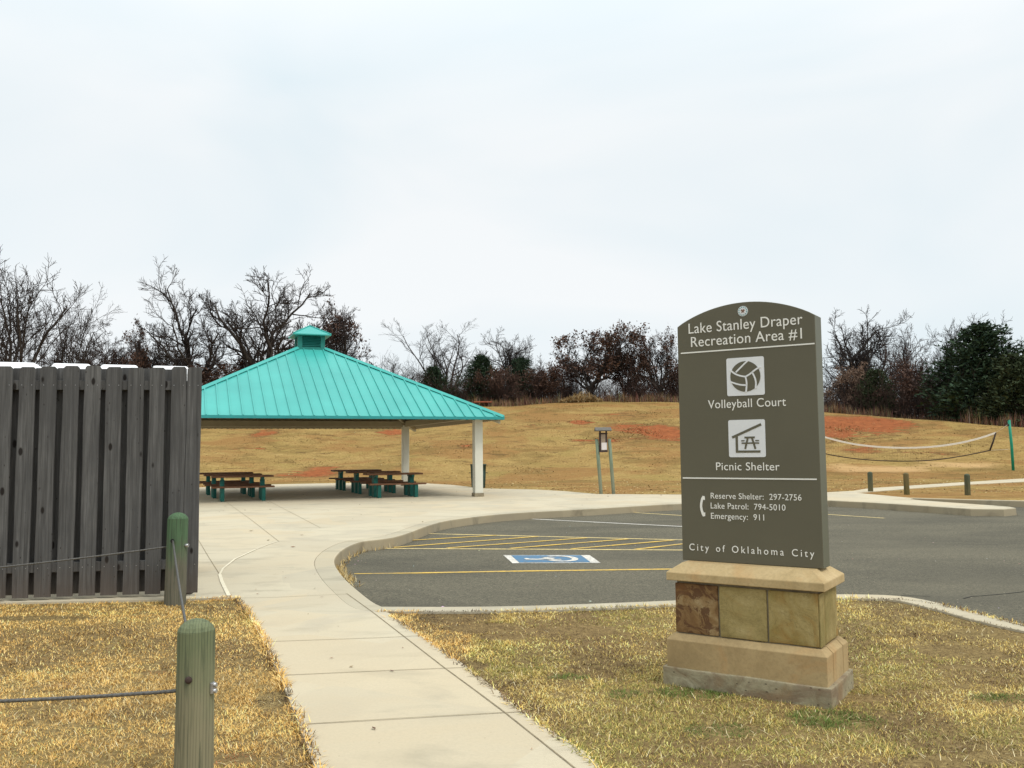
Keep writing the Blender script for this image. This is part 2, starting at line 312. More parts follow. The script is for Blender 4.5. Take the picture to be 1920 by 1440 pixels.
# ------------------------------------------------------------------ mesh builder and scene helpers
class MB:
    def __init__(s): s.v = []; s.f = []; s.mi = []; s.sm = []
    def add(s, vs_, fs, mi=0, smooth=False):
        o = len(s.v); s.v += [tuple(p) for p in vs_]
        for f in fs: s.f.append([i + o for i in f]); s.mi.append(mi); s.sm.append(smooth)
    def box(s, lo, hi, mi=0, mtx=None, bev=0.0):
        x0, y0, z0 = lo; x1, y1, z1 = hi
        if bev <= 0:
            vs_ = [Vector(p) for p in ((x0, y0, z0), (x1, y0, z0), (x1, y1, z0), (x0, y1, z0), (x0, y0, z1), (x1, y0, z1), (x1, y1, z1), (x0, y1, z1))]
            fs = [(0, 3, 2, 1), (4, 5, 6, 7), (0, 1, 5, 4), (1, 2, 6, 5), (2, 3, 7, 6), (3, 0, 4, 7)]
        else:
            bm = bmesh.new(); bmesh.ops.create_cube(bm, size=1)
            for v in bm.verts: v.co = Vector(((x0 + x1) / 2 + v.co.x * (x1 - x0), (y0 + y1) / 2 + v.co.y * (y1 - y0), (z0 + z1) / 2 + v.co.z * (z1 - z0)))
            bmesh.ops.bevel(bm, geom=list(bm.edges), offset=bev, segments=2, affect='EDGES', profile=0.5)
            bm.verts.index_update(); vs_ = [v.co.copy() for v in bm.verts]; fs = [[v.index for v in f.verts] for f in bm.faces]; bm.free()
        if mtx is not None: vs_ = [mtx @ v for v in vs_]
        s.add(vs_, fs, mi)
    def prism(s, poly, d0, d1, axis='y', mi=0, mtx=None):
        n = len(poly)
        def p3(a, b, d): return Vector((a, d, b)) if axis == 'y' else (Vector((a, b, d)) if axis == 'z' else Vector((d, a, b)))
        vs_ = [p3(a, b, d0) for a, b in poly] + [p3(a, b, d1) for a, b in poly]
        fs = [list(range(n - 1, -1, -1)), list(range(n, 2 * n))] + [(i, (i + 1) % n, n + (i + 1) % n, n + i) for i in range(n)]
        if mtx is not None: vs_ = [mtx @ v for v in vs_]
        s.add(vs_, fs, mi)
    def tube(s, pts, rad, n=8, mi=0, caps=True, smooth=True):
        pts = [Vector(p) for p in pts]; rad = rad if isinstance(rad, (list, tuple)) else [rad] * len(pts)
        vs_ = []; prev = None
        for i, p in enumerate(pts):
            d = (pts[min(i + 1, len(pts) - 1)] - pts[max(i - 1, 0)]).normalized()
            a = prev if prev is not None else (Vector((1, 0, 0)) if abs(d.x) < 0.8 else Vector((0, 1, 0)))
            a = (a - d * a.dot(d)).normalized(); b = d.cross(a); prev = a
            for k in range(n):
                t = 2 * math.pi * k / n; vs_.append(p + (a * math.cos(t) + b * math.sin(t)) * rad[i])
        fs = [(i * n + k, i * n + (k + 1) % n, (i + 1) * n + (k + 1) % n, (i + 1) * n + k) for i in range(len(pts) - 1) for k in range(n)]
        s.add(vs_, fs, mi, smooth)
        if caps:
            o = len(s.v) - len(vs_)
            s.f.append([o + k for k in range(n - 1, -1, -1)]); s.mi.append(mi); s.sm.append(False)
            s.f.append([o + (len(pts) - 1) * n + k for k in range(n)]); s.mi.append(mi); s.sm.append(False)
    def lathe(s, prof, n=24, mi=0, mtx=None, wob=0.0):
        pts = []
        for r_, z in prof:
            for k in range(n):
                t = 2 * math.pi * k / n; q = r_ * (1 + wob * math.sin(3 * t + 1.3) + wob * 0.6 * math.sin(7 * t))
                pts.append(Vector((q * math.cos(t), q * math.sin(t), z)))
        if mtx is not None: pts = [mtx @ p for p in pts]
        m = len(prof)
        fs = [(i * n + k, i * n + (k + 1) % n, (i + 1) * n + (k + 1) % n, (i + 1) * n + k) for i in range(m - 1) for k in range(n)]
        s.add(pts, fs, mi, True)
        o = len(s.v) - len(pts)
        s.f.append([o + k for k in range(n - 1, -1, -1)]); s.mi.append(mi); s.sm.append(False)
        s.f.append([o + (m - 1) * n + k for k in range(n)]); s.mi.append(mi); s.sm.append(False)
    def mesh(s, name, mats):
        me = bpy.data.meshes.new(name); me.from_pydata(s.v, [], s.f)
        for m_ in (mats if isinstance(mats, (list, tuple)) else [mats]): me.materials.append(m_)
        me.polygons.foreach_set('material_index', s.mi); me.polygons.foreach_set('use_smooth', s.sm); me.update(); return me
    def build(s, name, mats, parent=None, loc=None):
        o = bpy.data.objects.new(name, s.mesh(name, mats)); COL.objects.link(o)
        if parent is not None: o.parent = parent
        if loc is not None: o.location = loc
        return o

def tag(o, label=None, cat=None, group=None, kind=None):
    for k, v in (('label', label), ('category', cat), ('group', group), ('kind', kind)):
        if v: o[k] = v
    return o
def thing(name, label, cat, loc=(0, 0, 0), rz=0.0, group=None):
    o = bpy.data.objects.new(name, None); COL.objects.link(o); o.empty_display_size = 0.3
    o.location = loc; o.rotation_euler = (0, 0, rz); return tag(o, label, cat, group)
def copy_tree(o, parent=None):
    c = o.copy(); COL.objects.link(c)
    if parent is not None: c.parent = parent; c.matrix_parent_inverse = o.matrix_parent_inverse
    for ch in list(o.children): copy_tree(ch, c)
    return c

# ------------------------------------------------------------------ terrain heights, pixel rays
_HX = np.array([-120, -60, -17, -2, 7, 16, 27, 31, 33.5, 37, 60, 140.])
_HY = np.array([95, 90, 86, 85, 85, 84, 76, 69, 65, 62, 60, 60.])
_HZ = np.array([5.5, 5.8, 6.05, 6.05, 6.3, 6.2, 4.8, 3.9, 3.45, 2.85, 2.4, 2.2])
def ground(X, Y):
    X = np.asarray(X, float); Y = np.asarray(Y, float)
    b = 0.0033 * np.clip(Y, 0, 60)
    yc = np.interp(X, _HX, _HY); zc = np.interp(X, _HX, _HZ); y0 = np.interp(X, [-10, 20, 40], [42.5, 41, 38])
    t = np.clip((Y - y0) / (yc - y0), 0, 1)
    S = 0.55 * t * t * (3 - 2 * t) + 0.45 * t ** 1.25
    z = b + S * (zc - 0.0033 * 60)
    k = np.clip((Y - y0) / 8, 0, 1)
    z = z + k * (0.10 * np.sin(X * 0.35 + Y * 0.21) * np.sin(Y * 0.4 - X * 0.1) + 0.05 * np.sin(X * 0.9 + 1.7) * np.sin(Y * 0.8 + X * 0.3))
    z = z - 0.012 * np.clip(Y - yc - 6, 0, 400)
    # slight dip of the front lawn on the left
    z = z - 0.05 * np.exp(-((X + 1.6) / 1.4) ** 2) * np.clip((5.6 - Y) / 1.6, 0, 1)
    return z
def ray(px, py):
    a, b = px - 960, py - 720
    x = cr * a + sr * b; y = -sr * a + cr * b        # undo roll
    u = -y / F; xx = x / F
    return np.array([xx, cp - sp * u, sp + cp * u])
def gpx(px, py, lift=0.0):
    d = ray(px, py); t0 = 1.0; t = 1.0
    while t < 400:
        if EYE + d[2] * t < float(ground(d[0] * t, d[1] * t)) + lift: break
        t0 = t; t += 0.3
    for _ in range(30):
        m = (t0 + t) / 2
        if EYE + d[2] * m < float(ground(d[0] * m, d[1] * m)) + lift: t = m
        else: t0 = m
    return np.array([d[0] * t, d[1] * t])
def dpx(px, py, depth):
    d = ray(px, py); t = depth / d[1]; return Vector((d[0] * t, depth, EYE + d[2] * t))
def gz(x, y): return float(ground(x, y))

# ------------------------------------------------------------------ plan of the paved areas
def resample(p, step):
    out = []
    for a, b in zip(p[:-1], p[1:]):
        L = np.linalg.norm(b - a); n = max(1, int(round(L / step)))
        for k in range(n): out.append(a + (b - a) * k / n)
    out.append(p[-1]); return np.array(out)
def smooth(p, it=2):
    p = np.array(p)
    for _ in range(it):
        q = [p[0]]
        for a, b in zip(p[:-1], p[1:]): q += [a * .75 + b * .25, a * .25 + b * .75]
        q.append(p[-1]); p = np.array(q)
    return p
def inside(P, poly):
    P = np.asarray(P); x, y = P[:, 0], P[:, 1]; r_ = np.zeros(len(P), bool); n = len(poly)
    for i in range(n):
        (x1, y1), (x2, y2) = poly[i], poly[(i + 1) % n]
        if y1 == y2: continue
        c = ((y1 > y) != (y2 > y)) & (x < (x2 - x1) * (y - y1) / (y2 - y1) + x1); r_ ^= c
    return r_
def dist_line(P, line):
    P = np.asarray(P); best = np.full(len(P), 1e9)
    for a, b in zip(line[:-1], line[1:]):
        ab = b - a; L2 = ab @ ab + 1e-12; t = np.clip(((P - a) @ ab) / L2, 0, 1)
        best = np.minimum(best, np.linalg.norm(P - (a + t[:, None] * ab), axis=1))
    return best

near_kerb = smooth([gpx(*p) for p in ((718, 1141), (860, 1141.5), (1000, 1139.5), (1255, 1130), (1480, 1119), (1585, 1117), (1700, 1120), (1800, 1143), (1920, 1176))] + [np.array(p) for p in ((5.1, 6.1), (6.0, 4.6), (6.4, 2.5), (6.6, 0), (6.8, -6))], 2)
far_right = [np.array((60., -6)), np.array((60., 24.5)), np.array((30, 24.2))]
island_kerb = [gpx(*p) for p in ((1920, 940.5), (1840, 938.8), (1760, 936.6), (1712, 935.2))]
peninsula = [gpx(*p) for p in ((1706, 936.8), (1730, 939.6), (1790, 944.0), (1860, 949.0), (1894, 951.8), (1905, 954), (1882, 956.2), (1820, 955.6), (1740, 950.3), (1640, 943.8), (1553, 939.5))]
far_kerb = smooth([gpx(*p) for p in ((1553, 939.5), (1440, 940), (1277, 945), (1100, 956), (945, 964), (849, 975.5), (810, 984), (752, 1007), (714, 1013.5), (676, 1017), (645, 1030), (627, 1048), (628, 1064), (648, 1090), (676, 1114), (700, 1133), (718, 1141))], 2)
lot_line = np.array(list(near_kerb[:-1]) + list(resample(np.array([near_kerb[-1]] + far_right + [island_kerb[0]]), 6.0))[:-1]
                    + list(resample(np.array(island_kerb + peninsula), 0.8))[:-1] + list(far_kerb)[:-1])
lot_poly = lot_line
def ring_normals(p):
    q = np.roll(p, 1, 0); s_ = np.roll(p, -1, 0); t = s_ - q; t /= np.linalg.norm(t, axis=1)[:, None] + 1e-9
    return np.c_[t[:, 1], -t[:, 0]]
_n = ring_normals(lot_poly)
if inside(np.array([lot_poly[10] + _n[10] * 0.05]), lot_poly)[0]: _n = -_n
kerb_w = np.full(len(lot_poly), 0.27)
_isl = np.min(np.linalg.norm(lot_poly[:, None, :] - np.array(island_kerb + peninsula)[None], axis=2), axis=1) < 1.2
kerb_w[_isl] = 0.16
kerb_out = lot_poly + _n * kerb_w[:, None]
lot_in = lot_poly - _n * 0.03
kerb_mid = lot_poly + _n * (kerb_w[:, None] * 0.5)
def lot_drop(P):
    P = np.asarray(P); d1 = np.linalg.norm((P - np.array((-2.0, 9.3))) / np.array((1.3, 2.0)), axis=1)
    d = 0.035 + 0.115 * np.clip((d1 - 0.55) / 0.9, 0, 1) ** 1.0
    return d
def lot_z(P):
    P = np.asarray(P); return ground(P[:, 0], P[:, 1]) - lot_drop(P)

path_right = [gpx(*p) for p in ((1160, 1475), (1122, 1440), (1090, 1412), (1012, 1362), (856, 1241), (735, 1158), (700, 1133))]
path_left = [gpx(*p) for p in ((600, 1475), (588, 1440), (555, 1350), (525, 1275), (490, 1200), (462, 1150), (441, 1124), (310, 1128), (0, 1134))]
ext = np.array(path_right[0]) - np.array(path_right[1]); ext = ext / np.linalg.norm(ext)
exl = np.array(path_left[0]) - np.array(path_left[1]); exl = exl / np.linalg.norm(exl)
path_right = [path_right[0] + ext * 6] + path_right; path_left = [path_left[0] + exl * 6] + path_left
back_edge = [np.array((-30., 38.)), np.array((-24., 40.5))] + [gpx(*p) for p in ((374, 915), (450, 911), (516, 909), (641, 906.5), (720, 906), (797, 907.2), (847, 910), (907, 916.8), (960, 918), (1005, 919), (1058, 922), (1119, 927.5), (1275, 928.5), (1440, 926.5), (1553, 924), (1600, 921.5), (1630, 916.5), (1800, 905.5), (1920, 898))] + [np.array((45., 38.)), np.array((45., 36.8))]
walk_low = [gpx(*p) for p in ((1920, 904), (1820, 909), (1700, 917.5), (1606, 925.3), (1650, 929.5), (1704, 935.0))]
pave_poly = np.array(list(path_left) + [np.array((-14., 9.4)), np.array((-30., 9.6))] + back_edge + walk_low[:-1]
                     + [gpx(*p) for p in ((1700, 934.2), (1730, 936.6), (1800, 941.6), (1870, 946.8), (1902, 949.5), (1916, 954), (1900, 958.5), (1820, 959), (1740, 954), (1640, 947.5), (1553, 943.5), (1277, 950))]
                     + [np.array((0.0, 15.5)), np.array((-1.2, 12.6)), np.array((-1.9, 10.8)), np.array((-1.6, 9.4))] + path_right[::-1])

def densify(poly, step):
    p = np.vstack([poly, poly[:1]]); return resample(p, step)[:-1]
def cdt(polys, pts):
    V = []; E_ = []
    for p in polys:
        o = len(V); n = len(p); V += [Vector((float(a), float(b))) for a, b in p]; E_ += [(o + i, o + (i + 1) % n) for i in range(n)]
    V += [Vector((float(a), float(b))) for a, b in pts]
    vo, eo, fo = delaunay_2d_cdt(V, E_, [], 0, 1e-5)[:3]
    return np.array([(v.x, v.y) for v in vo]), np.array([list(f) for f in fo])
def grid(x0, x1, y0, y1, s, jit=0.2):
    gx, gy = np.meshgrid(np.arange(x0, x1, s), np.arange(y0, y1, s)); g = np.c_[gx.ravel(), gy.ravel()]
    return g + rng.uniform(-jit, jit, g.shape) * s

def mesh_np(name, V, Fc, mat, smooth_=True):
    me = bpy.data.meshes.new(name); me.from_pydata([tuple(map(float, v)) for v in V], [], [list(map(int, f)) for f in Fc]); me.materials.append(mat)
    me.polygons.foreach_set('use_smooth', [smooth_] * len(me.polygons)); me.update()
    o = bpy.data.objects.new(name, me); COL.objects.link(o); return o

# --- ground sheet
pts = np.vstack([grid(-7, 7, 2, 10, 0.45), grid(-12, 16, 10, 30, 1.3), grid(-32, 46, 30, 48, 0.9), grid(-60, 70, 48, 94, 1.0),
                 grid(-140, 140, -20, 130, 9.0), grid(-1500, 1500, -300, 1500, 150.0)])
dl = dist_line(pts, np.vstack([kerb_out, kerb_out[:1]])); pts = pts[dl > 0.12]
V2, F2 = cdt([kerb_out, kerb_mid], pts)
z = ground(V2[:, 0], V2[:, 1])
ok = inside(V2, kerb_mid) | (dist_line(V2, np.vstack([kerb_mid, kerb_mid[:1]])) < 0.004)
z = np.where(ok, lot_z(V2) - 0.07, z)
soil = np.zeros(len(V2)); sand = np.zeros(len(V2)); woods = np.zeros(len(V2))
def blob(arr, px, py, wx, wy, amp=1.0):
    c = gpx(px, py); l = gpx(px - wx, py); f_ = gpx(px, py - wy)
    sx = max(0.4, np.linalg.norm(c - l)); sy = max(0.5, np.linalg.norm(f_ - c))
    arr[:] = np.maximum(arr, amp * np.exp(-(((V2[:, 0] - c[0]) / sx) ** 2 + ((V2[:, 1] - c[1]) / sy) ** 2) ** 1.4))
for b in ((1088, 792, 22, 5, .98), (1180, 800, 55, 9, .76), (1240, 808, 50, 16, .88), (1265, 816, 30, 14, .95), (1130, 826, 66, 9, .68), (1195, 806, 34, 10, .78),
          (1595, 794, 80, 16, .95), (1650, 790, 62, 9, .92), (1575, 817, 48, 9, .80), (1540, 800, 60, 20, .9), (1700, 795, 25, 6, .5), (1740, 850, 70, 6, .42),
          (735, 810, 28, 7, 1.0), (495, 812, 34, 7, .8), (600, 884, 50, 11, .84), (560, 890, 90, 7, .72), (880, 835, 34, 7, .62), (1000, 800, 30, 6, .5), (1150, 778, 70, 5, .45), (1070, 860, 60, 6, .42), (1620, 845, 60, 10, .6),
          (470, 840, 60, 5, .42), (430, 890, 40, 8, .5)): blob(soil, *b)
for b in ((430, 1420, 40, 14, .62), (90, 1290, 30, 8, .5), (300, 1355, 25, 8, .45)): blob(soil, *b)
for b in ((1650, 880, 130, 8, .95), (1800, 872, 110, 8, .8), (1580, 874, 50, 8, .8), (1100, 905, 250, 6, .35)): blob(sand, *b)
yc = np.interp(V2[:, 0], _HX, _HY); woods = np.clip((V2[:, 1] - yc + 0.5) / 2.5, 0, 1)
red_dip = 0.12 * np.clip(soil - 0.4, 0, 1) * (V2[:, 1] > 30)
gr = mesh_np('ground', np.c_[V2, z - red_dip], F2, M['ground'])
for nm, arr in (('soil', soil), ('sand', sand), ('woods', woods), ('lawn', np.clip((11.5 - V2[:, 1]) / 1.5, 0, 1))):
    a = gr.data.attributes.new(nm, 'FLOAT', 'POINT'); a.data.foreach_set('value', arr.astype(np.float32))
tag(gr, 'dry tan grass ground rising to a low hill with red clay patches', kind='structure')

# --- pavement slab (top 2 cm above the ground)
pp = densify(pave_poly, 0.6)
hole = lot_poly + _n * (kerb_w[:, None] + 0.004)
gp = grid(-30, 46, 3, 44, 1.0); gp = gp[inside(gp, pave_poly)]
V3, F3 = cdt([pp, hole], gp)
ce = V3[F3].mean(1); keep = inside(ce, pave_poly) & ~inside(ce, hole); F3 = F3[keep]
used = np.unique(F3); mp_ = -np.ones(len(V3), int); mp_[used] = np.arange(len(used)); V3 = V3[used]; F3 = mp_[F3]
cnt = {}
for f in F3:
    for a, b in ((f[0], f[1]), (f[1], f[2]), (f[2], f[0])): cnt[(a, b)] = 1
top = np.c_[V3, ground(V3[:, 0], V3[:, 1]) + 0.022]; bot = top - np.array((0, 0, 0.14))
sk = [[b, a, a + len(V3), b + len(V3)] for (a, b) in cnt if (b, a) not in cnt]
pv = mesh_np('pavement', np.vstack([top, bot]), list(map(list, F3)) + sk, M['concrete'], False)
tag(pv, 'pale concrete footpath and shelter slab', kind='structure')

# --- kerb ring
kb = MB(); nK = len(lot_poly)
kt = ground(lot_poly[:, 0], lot_poly[:, 1]) + 0.022; klo = lot_z(lot_poly) - 0.05
prof = []
for i in range(nK):
    o_, l_, n_ = kerb_out[i], lot_poly[i], _n[i]
    prof.append([(o_[0], o_[1], kt[i] - 0.12), (o_[0], o_[1], kt[i] - 0.004), (*(o_ - n_ * 0.008), kt[i]), (*(l_ + n_ * 0.025), kt[i]), (*(l_ + n_ * 0.007), kt[i] - 0.007), (l_[0], l_[1], kt[i] - 0.025), (*(l_ - n_ * 0.012), klo[i])])
vv = [p for r_ in prof for p in r_]; m_ = 7
kb.add(vv, [(i * m_ + k, ((i + 1) % nK) * m_ + k, ((i + 1) % nK) * m_ + k + 1, i * m_ + k + 1) for i in range(nK) for k in range(m_ - 1)], 0, False)
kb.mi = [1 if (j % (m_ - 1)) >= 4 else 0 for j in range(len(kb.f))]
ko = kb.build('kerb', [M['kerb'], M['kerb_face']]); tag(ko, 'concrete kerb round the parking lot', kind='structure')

# --- parking lot sheet
g2 = np.vstack([grid(-5, 2.5, 7, 20, 0.28, 0.1), grid(2.5, 20, 7, 27, 0.9), grid(-5, 2.5, 20, 27, 0.9)]); g2 = g2[inside(g2, lot_in)]
V4, F4 = cdt([lot_in], np.vstack([g2, grid(20, 58, -5, 24, 5)])); ce = V4[F4].mean(1); F4 = F4[inside(ce, lot_in)]
lot = mesh_np('parking_lot', np.c_[V4, lot_z(V4)], F4, M['asphalt']); tag(lot, 'grey asphalt parking lot', kind='structure')

# --- painted markings / joints as thin sheets on the surface
def ribbon(mb, pts_, w, zf, lift, mi=0, step=0.4):
    p = resample(np.array(pts_), step); t = np.gradient(p, axis=0); t /= np.linalg.norm(t, axis=1)[:, None] + 1e-9
    n_ = np.c_[-t[:, 1], t[:, 0]]; ws = w if np.ndim(w) else np.full(len(p), w)
    a = p + n_ * (ws / 2)[:, None]; b = p - n_ * (ws / 2)[:, None]
    za = zf(a) + lift; zb = zf(b) + lift; vs_ = []
    for i in range(len(p)): vs_ += [(a[i, 0], a[i, 1], za[i]), (b[i, 0], b[i, 1], zb[i])]
    mb.add(vs_, [(2 * i, 2 * i + 1, 2 * i + 3, 2 * i + 2) for i in range(len(p) - 1)], mi)
def lpx(px, py): return gpx(px, py, -0.14)
gzf = lambda P: ground(P[:, 0], P[:, 1])
def marking(lines, w, mat, label, lift=0.004):
    mb = MB()
    for ln in lines: ribbon(mb, [lpx(*p) for p in ln], w, lot_z, lift)
    return tag(mb.build('painted_line', mat), label, kind='structure')
marking([((664, 1075.5), (960, 1070), (1300, 1065.5))], 0.105, M['yellow'], 'yellow bay line in front of the disabled bay')
marking([((806, 1000), (1279, 1011.5), (1400, 1014.5))], 0.105, M['cream_paint'], 'far border line of the hatched access aisle')
marking([((722, 1027.5), (1279, 1030.5), (1400, 1031))], 0.105, M['cream_paint'], 'near border line of the hatched access aisle')
marking([((728, 1015), (930, 1001.8 + 1.5)), ((738, 1026), (1008, 1005.5)), ((838, 1027), (1100, 1008)), ((957, 1027.6), (1178, 1010.2)), ((1072, 1028.6), (1262, 1012.5)), ((1192, 1029.5), (1330, 1013.5))], 0.105, M['yellow'], 'diagonal yellow hatching of the access aisle', 0.008)
marking([((998, 972.5), (1279, 986.5), (1400, 992))], 0.105, M['white_paint'], 'worn white bay line beyond the hatched aisle')
marking([((1172, 959.5), (1279, 966), (1400, 972))], 0.105, M['cream_paint'], 'cream bay line furthest left along the kerb')
marking([((1500, 961), (1553, 964), (1658, 971))], 0.105, M['cream_paint'], 'cream bay line to the right of the sign')

ck = MB()
for ln in (((1806, 1121), (1822, 1117), (1850, 1115), (1885, 1112), (1930, 1107)), ((1690, 1121 - 6), (1720, 1116), (1745, 1116.5))): ribbon(ck, [lpx(*p) for p in ln], 0.016, lot_z, 0.004, 0, 0.1)
tag(ck.build('asphalt_crack', plain('dark tar filled crack', (0.03, 0.028, 0.025), 0.9, 0.3, 30)), 'thin dark crack in the asphalt', kind='structure')
# disabled bay emblem
Q = [lpx(*p) for p in ((943.5, 1040), (1105.5, 1040), (1126, 1054.5), (961, 1055.2))]
def quv(u, v):
    return (Q[0] * (1 - u) * (1 - v) + Q[1] * u * (1 - v) + Q[2] * u * v + Q[3] * (1 - u) * v)
sym = MB()
def flat_poly(mb, uvs, lift, mi):
    P = np.array([quv(u, v) for u, v in uvs]); zz = lot_z(P) + lift
    mb.add([(p[0], p[1], q) for p, q in zip(P, zz)], [list(range(len(uvs)))], mi)
def quad_cells(mb, u0, u1, v0, v1, lift, mi, n=6):
    for i in range(n):
        a, b = u0 + (u1 - u0) * i / n, u0 + (u1 - u0) * (i + 1) / n; flat_poly(mb, [(a, v0), (a, v1), (b, v1), (b, v0)], lift, mi)
quad_cells(sym, 0, 1, 0, 1, 0.004, 0); quad_cells(sym, 0.085, 0.895, 0.06, 0.94, 0.008, 1)
def uvrib(mb, pts_, w, lift, mi):
    p = np.array([quv(u, v) for u, v in pts_]); ribbon(mb, p, w, lot_z, lift, mi, 0.08)
# wheelchair figure: head to the left, wheel to the right (read from the aisle)
uvrib(sym, [(0.60 + 0.17 * math.cos(t), 0.50 - 0.33 * math.sin(t)) for t in np.linspace(-2.5, 2.2, 24)], 0.10, 0.012, 0)
uvrib(sym, [(0.22, 0.58), (0.34, 0.60), (0.46, 0.52), (0.53, 0.42)], 0.11, 0.012, 0)
uvrib(sym, [(0.44, 0.54), (0.52, 0.66), (0.60, 0.62)], 0.09, 0.013, 0)
uvrib(sym, [(0.44, 0.36), (0.50, 0.60)], 0.10, 0.0125, 0)
flat_poly(sym, [(0.215 + 0.03 * math.cos(t), 0.56 - 0.09 * math.sin(t)) for t in np.linspace(0, 2 * math.pi, 14)[:-1]], 0.0135, 0)
tag(sym.build('disabled_parking_emblem', [M['white_paint'], M['blue_paint']]), 'blue and white wheelchair emblem painted on the asphalt', kind='structure')

# joints
jn = MB(); sl = MB()
for ln in (((700, 1153.5), (834, 1259), (947, 1344), (1066, 1440), (1110, 1476)), ((650, 1117), (700, 1153.5)),
           ((495, 1209), (719, 1201), (790, 1197.5)), ((525, 1273), (700, 1265), (834, 1259.5), (872, 1258)), ((573, 1366), (700, 1358), (947, 1344), (990, 1342)),
           ((445, 1126), (521, 1124), (650, 1118)), ((372, 1015), (392, 1049), (412, 1081)), ((422, 941), (470, 976), (523, 1018)), ((504, 941), (601, 992)), ((523, 1018), (545, 1018.5)), ((601, 992), (640, 990), (690, 992))):
    ribbon(jn, [gpx(*p) for p in ln], 0.0075, gzf, 0.026)
for ln, w in ((((412, 1081), (418, 1070), (440, 1052), (478, 1034)), 0.026), (((412, 1081), (416, 1095), (429, 1122)), 0.040), (((478, 1034), (500, 1025), (520, 1018)), 0.016)):
    ribbon(sl, [gpx(*p) for p in ln], w, gzf, 0.030, 0, 0.1)
tag(jn.build('pavement_joints', M['joint']), 'dark joints cut in the concrete path', kind='structure')
tag(sl.build('joint_sealant', M['sealant']), 'pale sealant curving over the slab joints', kind='structure')

# ================================================================== PICNIC SHELTER
SC = (-7.241, 31.0); SPHI = 0.3713; SS = 5.3776; ZE = 1.097 + EYE; DZ1 = 2.56; TT = 0.49; DZ2 = 3.444
sz = gz(*SC) + 0.022
shel = thing('picnic_shelter', 'open square picnic shelter with teal standing seam hip roof and louvred cupola', 'shelter', (SC[0], SC[1], sz), SPHI)
ze = ZE - sz
rf = MB()
slope = math.atan2(DZ1, SS - TT); ca, sa = math.cos(slope), math.sin(slope)
for k in range(4):
    mt = Matrix.Rotation(k * math.pi / 2, 4, 'Z')
    A = [Vector(p) for p in ((-SS, -SS, ze), (SS, -SS, ze), (TT, -TT, ze + DZ1), (-TT, -TT, ze + DZ1))]
    rf.add([mt @ p for p in A], [(0, 1, 2, 3)])
    # standing seams
    nsm = 32; up = Vector((0, ca, sa)); nr = Vector((0, -sa, ca))
    for i in range(1, nsm):
        x = -SS + 2 * SS * i / nsm + 0.06
        if x > SS - 0.05: continue
        rise = min(SS - abs(x), SS - TT) - 0.02
        if rise < 0.1: continue
        p0 = Vector((x, -SS - 0.005, ze)); p1 = Vector((x, -SS + rise, ze + rise * DZ1 / (SS - TT)))
        h = nr * 0.032; w = Vector((0.016, 0, 0))
        rf.add([mt @ q for q in (p0 - w, p0 + w, p0 + w + h, p0 - w + h, p1 - w, p1 + w, p1 + w + h, p1 - w + h)], [(0, 1, 2, 3), (3, 2, 6, 7), (1, 5, 6, 2), (0, 3, 7, 4), (4, 7, 6, 5)])
ro = rf.build('roof', M['roof'], shel)
hp = MB()
for k in range(4):
    mt = Matrix.Rotation(k * math.pi / 2, 4, 'Z')
    a, b = Vector((SS + .01, -SS - .01, ze + 0.03)), Vector((TT, -TT, ze + DZ1 + 0.05))
    d = (b - a).normalized(); s_ = Vector((1, 1, 0)).normalized() * 0.085; n_ = s_.cross(d).normalized(); n_ = n_ if n_.z > 0 else -n_
    hp.add([mt @ q for q in (a - s_ - n_ * .035, a + n_ * .04, a + s_ - n_ * .035, b - s_ - n_ * .035, b + n_ * .04, b + s_ - n_ * .035)], [(0, 3, 4, 1), (1, 4, 5, 2), (0, 1, 2), (3, 5, 4)])
hp.build('hip_cap', M['roof'], ro)
fa = MB()
for k in range(4):
    mt = Matrix.Rotation(k * math.pi / 2, 4, 'Z'); fa.box((-SS - 0.012, -SS - 0.03, ze - 0.075), (SS + 0.018, -SS + 0.002, ze + 0.012), 0, mt)
fa.build('fascia', M['fascia'], shel)
so = MB()   # ribbed deck seen from below
for k in range(4):
    mt = Matrix.Rotation(k * math.pi / 2, 4, 'Z'); nr_ = 44; rows = []
    for i in range(nr_ * 2 + 1):
        x = -1 + i / nr_; dz = 0.0 if (i % 2) else -0.035
        rows.append((x, dz))
    vs_ = []
    for x, dz in rows:
        xx = x * (SS - 0.02); rise = min(SS - abs(xx), SS - TT); r0 = 0.02
        vs_ += [mt @ Vector((xx, -SS + r0, ze - 0.06 + dz)), mt @ Vector((xx, -SS + max(rise, r0), ze - 0.06 + dz + max(rise - r0, 0) * DZ1 / (SS - TT)))]
    so.add(vs_, [(2 * i, 2 * i + 1, 2 * i + 3, 2 * i + 2) for i in range(len(rows) - 1)])
so.build('roof_deck', M['soffit'], shel)
CI = SS - 0.66
bmz = ze + 0.66 * DZ1 / (SS - TT) - 0.12
be = MB()
for k in range(4):
    mt = Matrix.Rotation(k * math.pi / 2, 4, 'Z'); be.box((-CI + 0.13, -CI - 0.06, bmz - 0.24), (CI - 0.13, -CI + 0.06, bmz), 0, mt, 0.008)
for k in range(4):      # hip rafters
    mt = Matrix.Rotation(k * math.pi / 2 + math.pi / 4, 4, 'Z'); q = math.sqrt(2)
    a = Vector((0, -q * (SS - 0.1), ze - 0.17)); b = Vector((0, -q * TT, ze + DZ1 - 0.28))
    be.add([mt @ (p + Vector((sx, 0, dz))) for p in (a, b) for sx, dz in ((-.06, -.03), (.06, -.03), (.06, .12), (-.06, .12))], [(0, 1, 2, 3), (7, 6, 5, 4), (0, 4, 5, 1), (1, 5, 6, 2), (2, 6, 7, 3), (3, 7, 4, 0)])
be.build('beam_frame', M['column_tan'], shel)
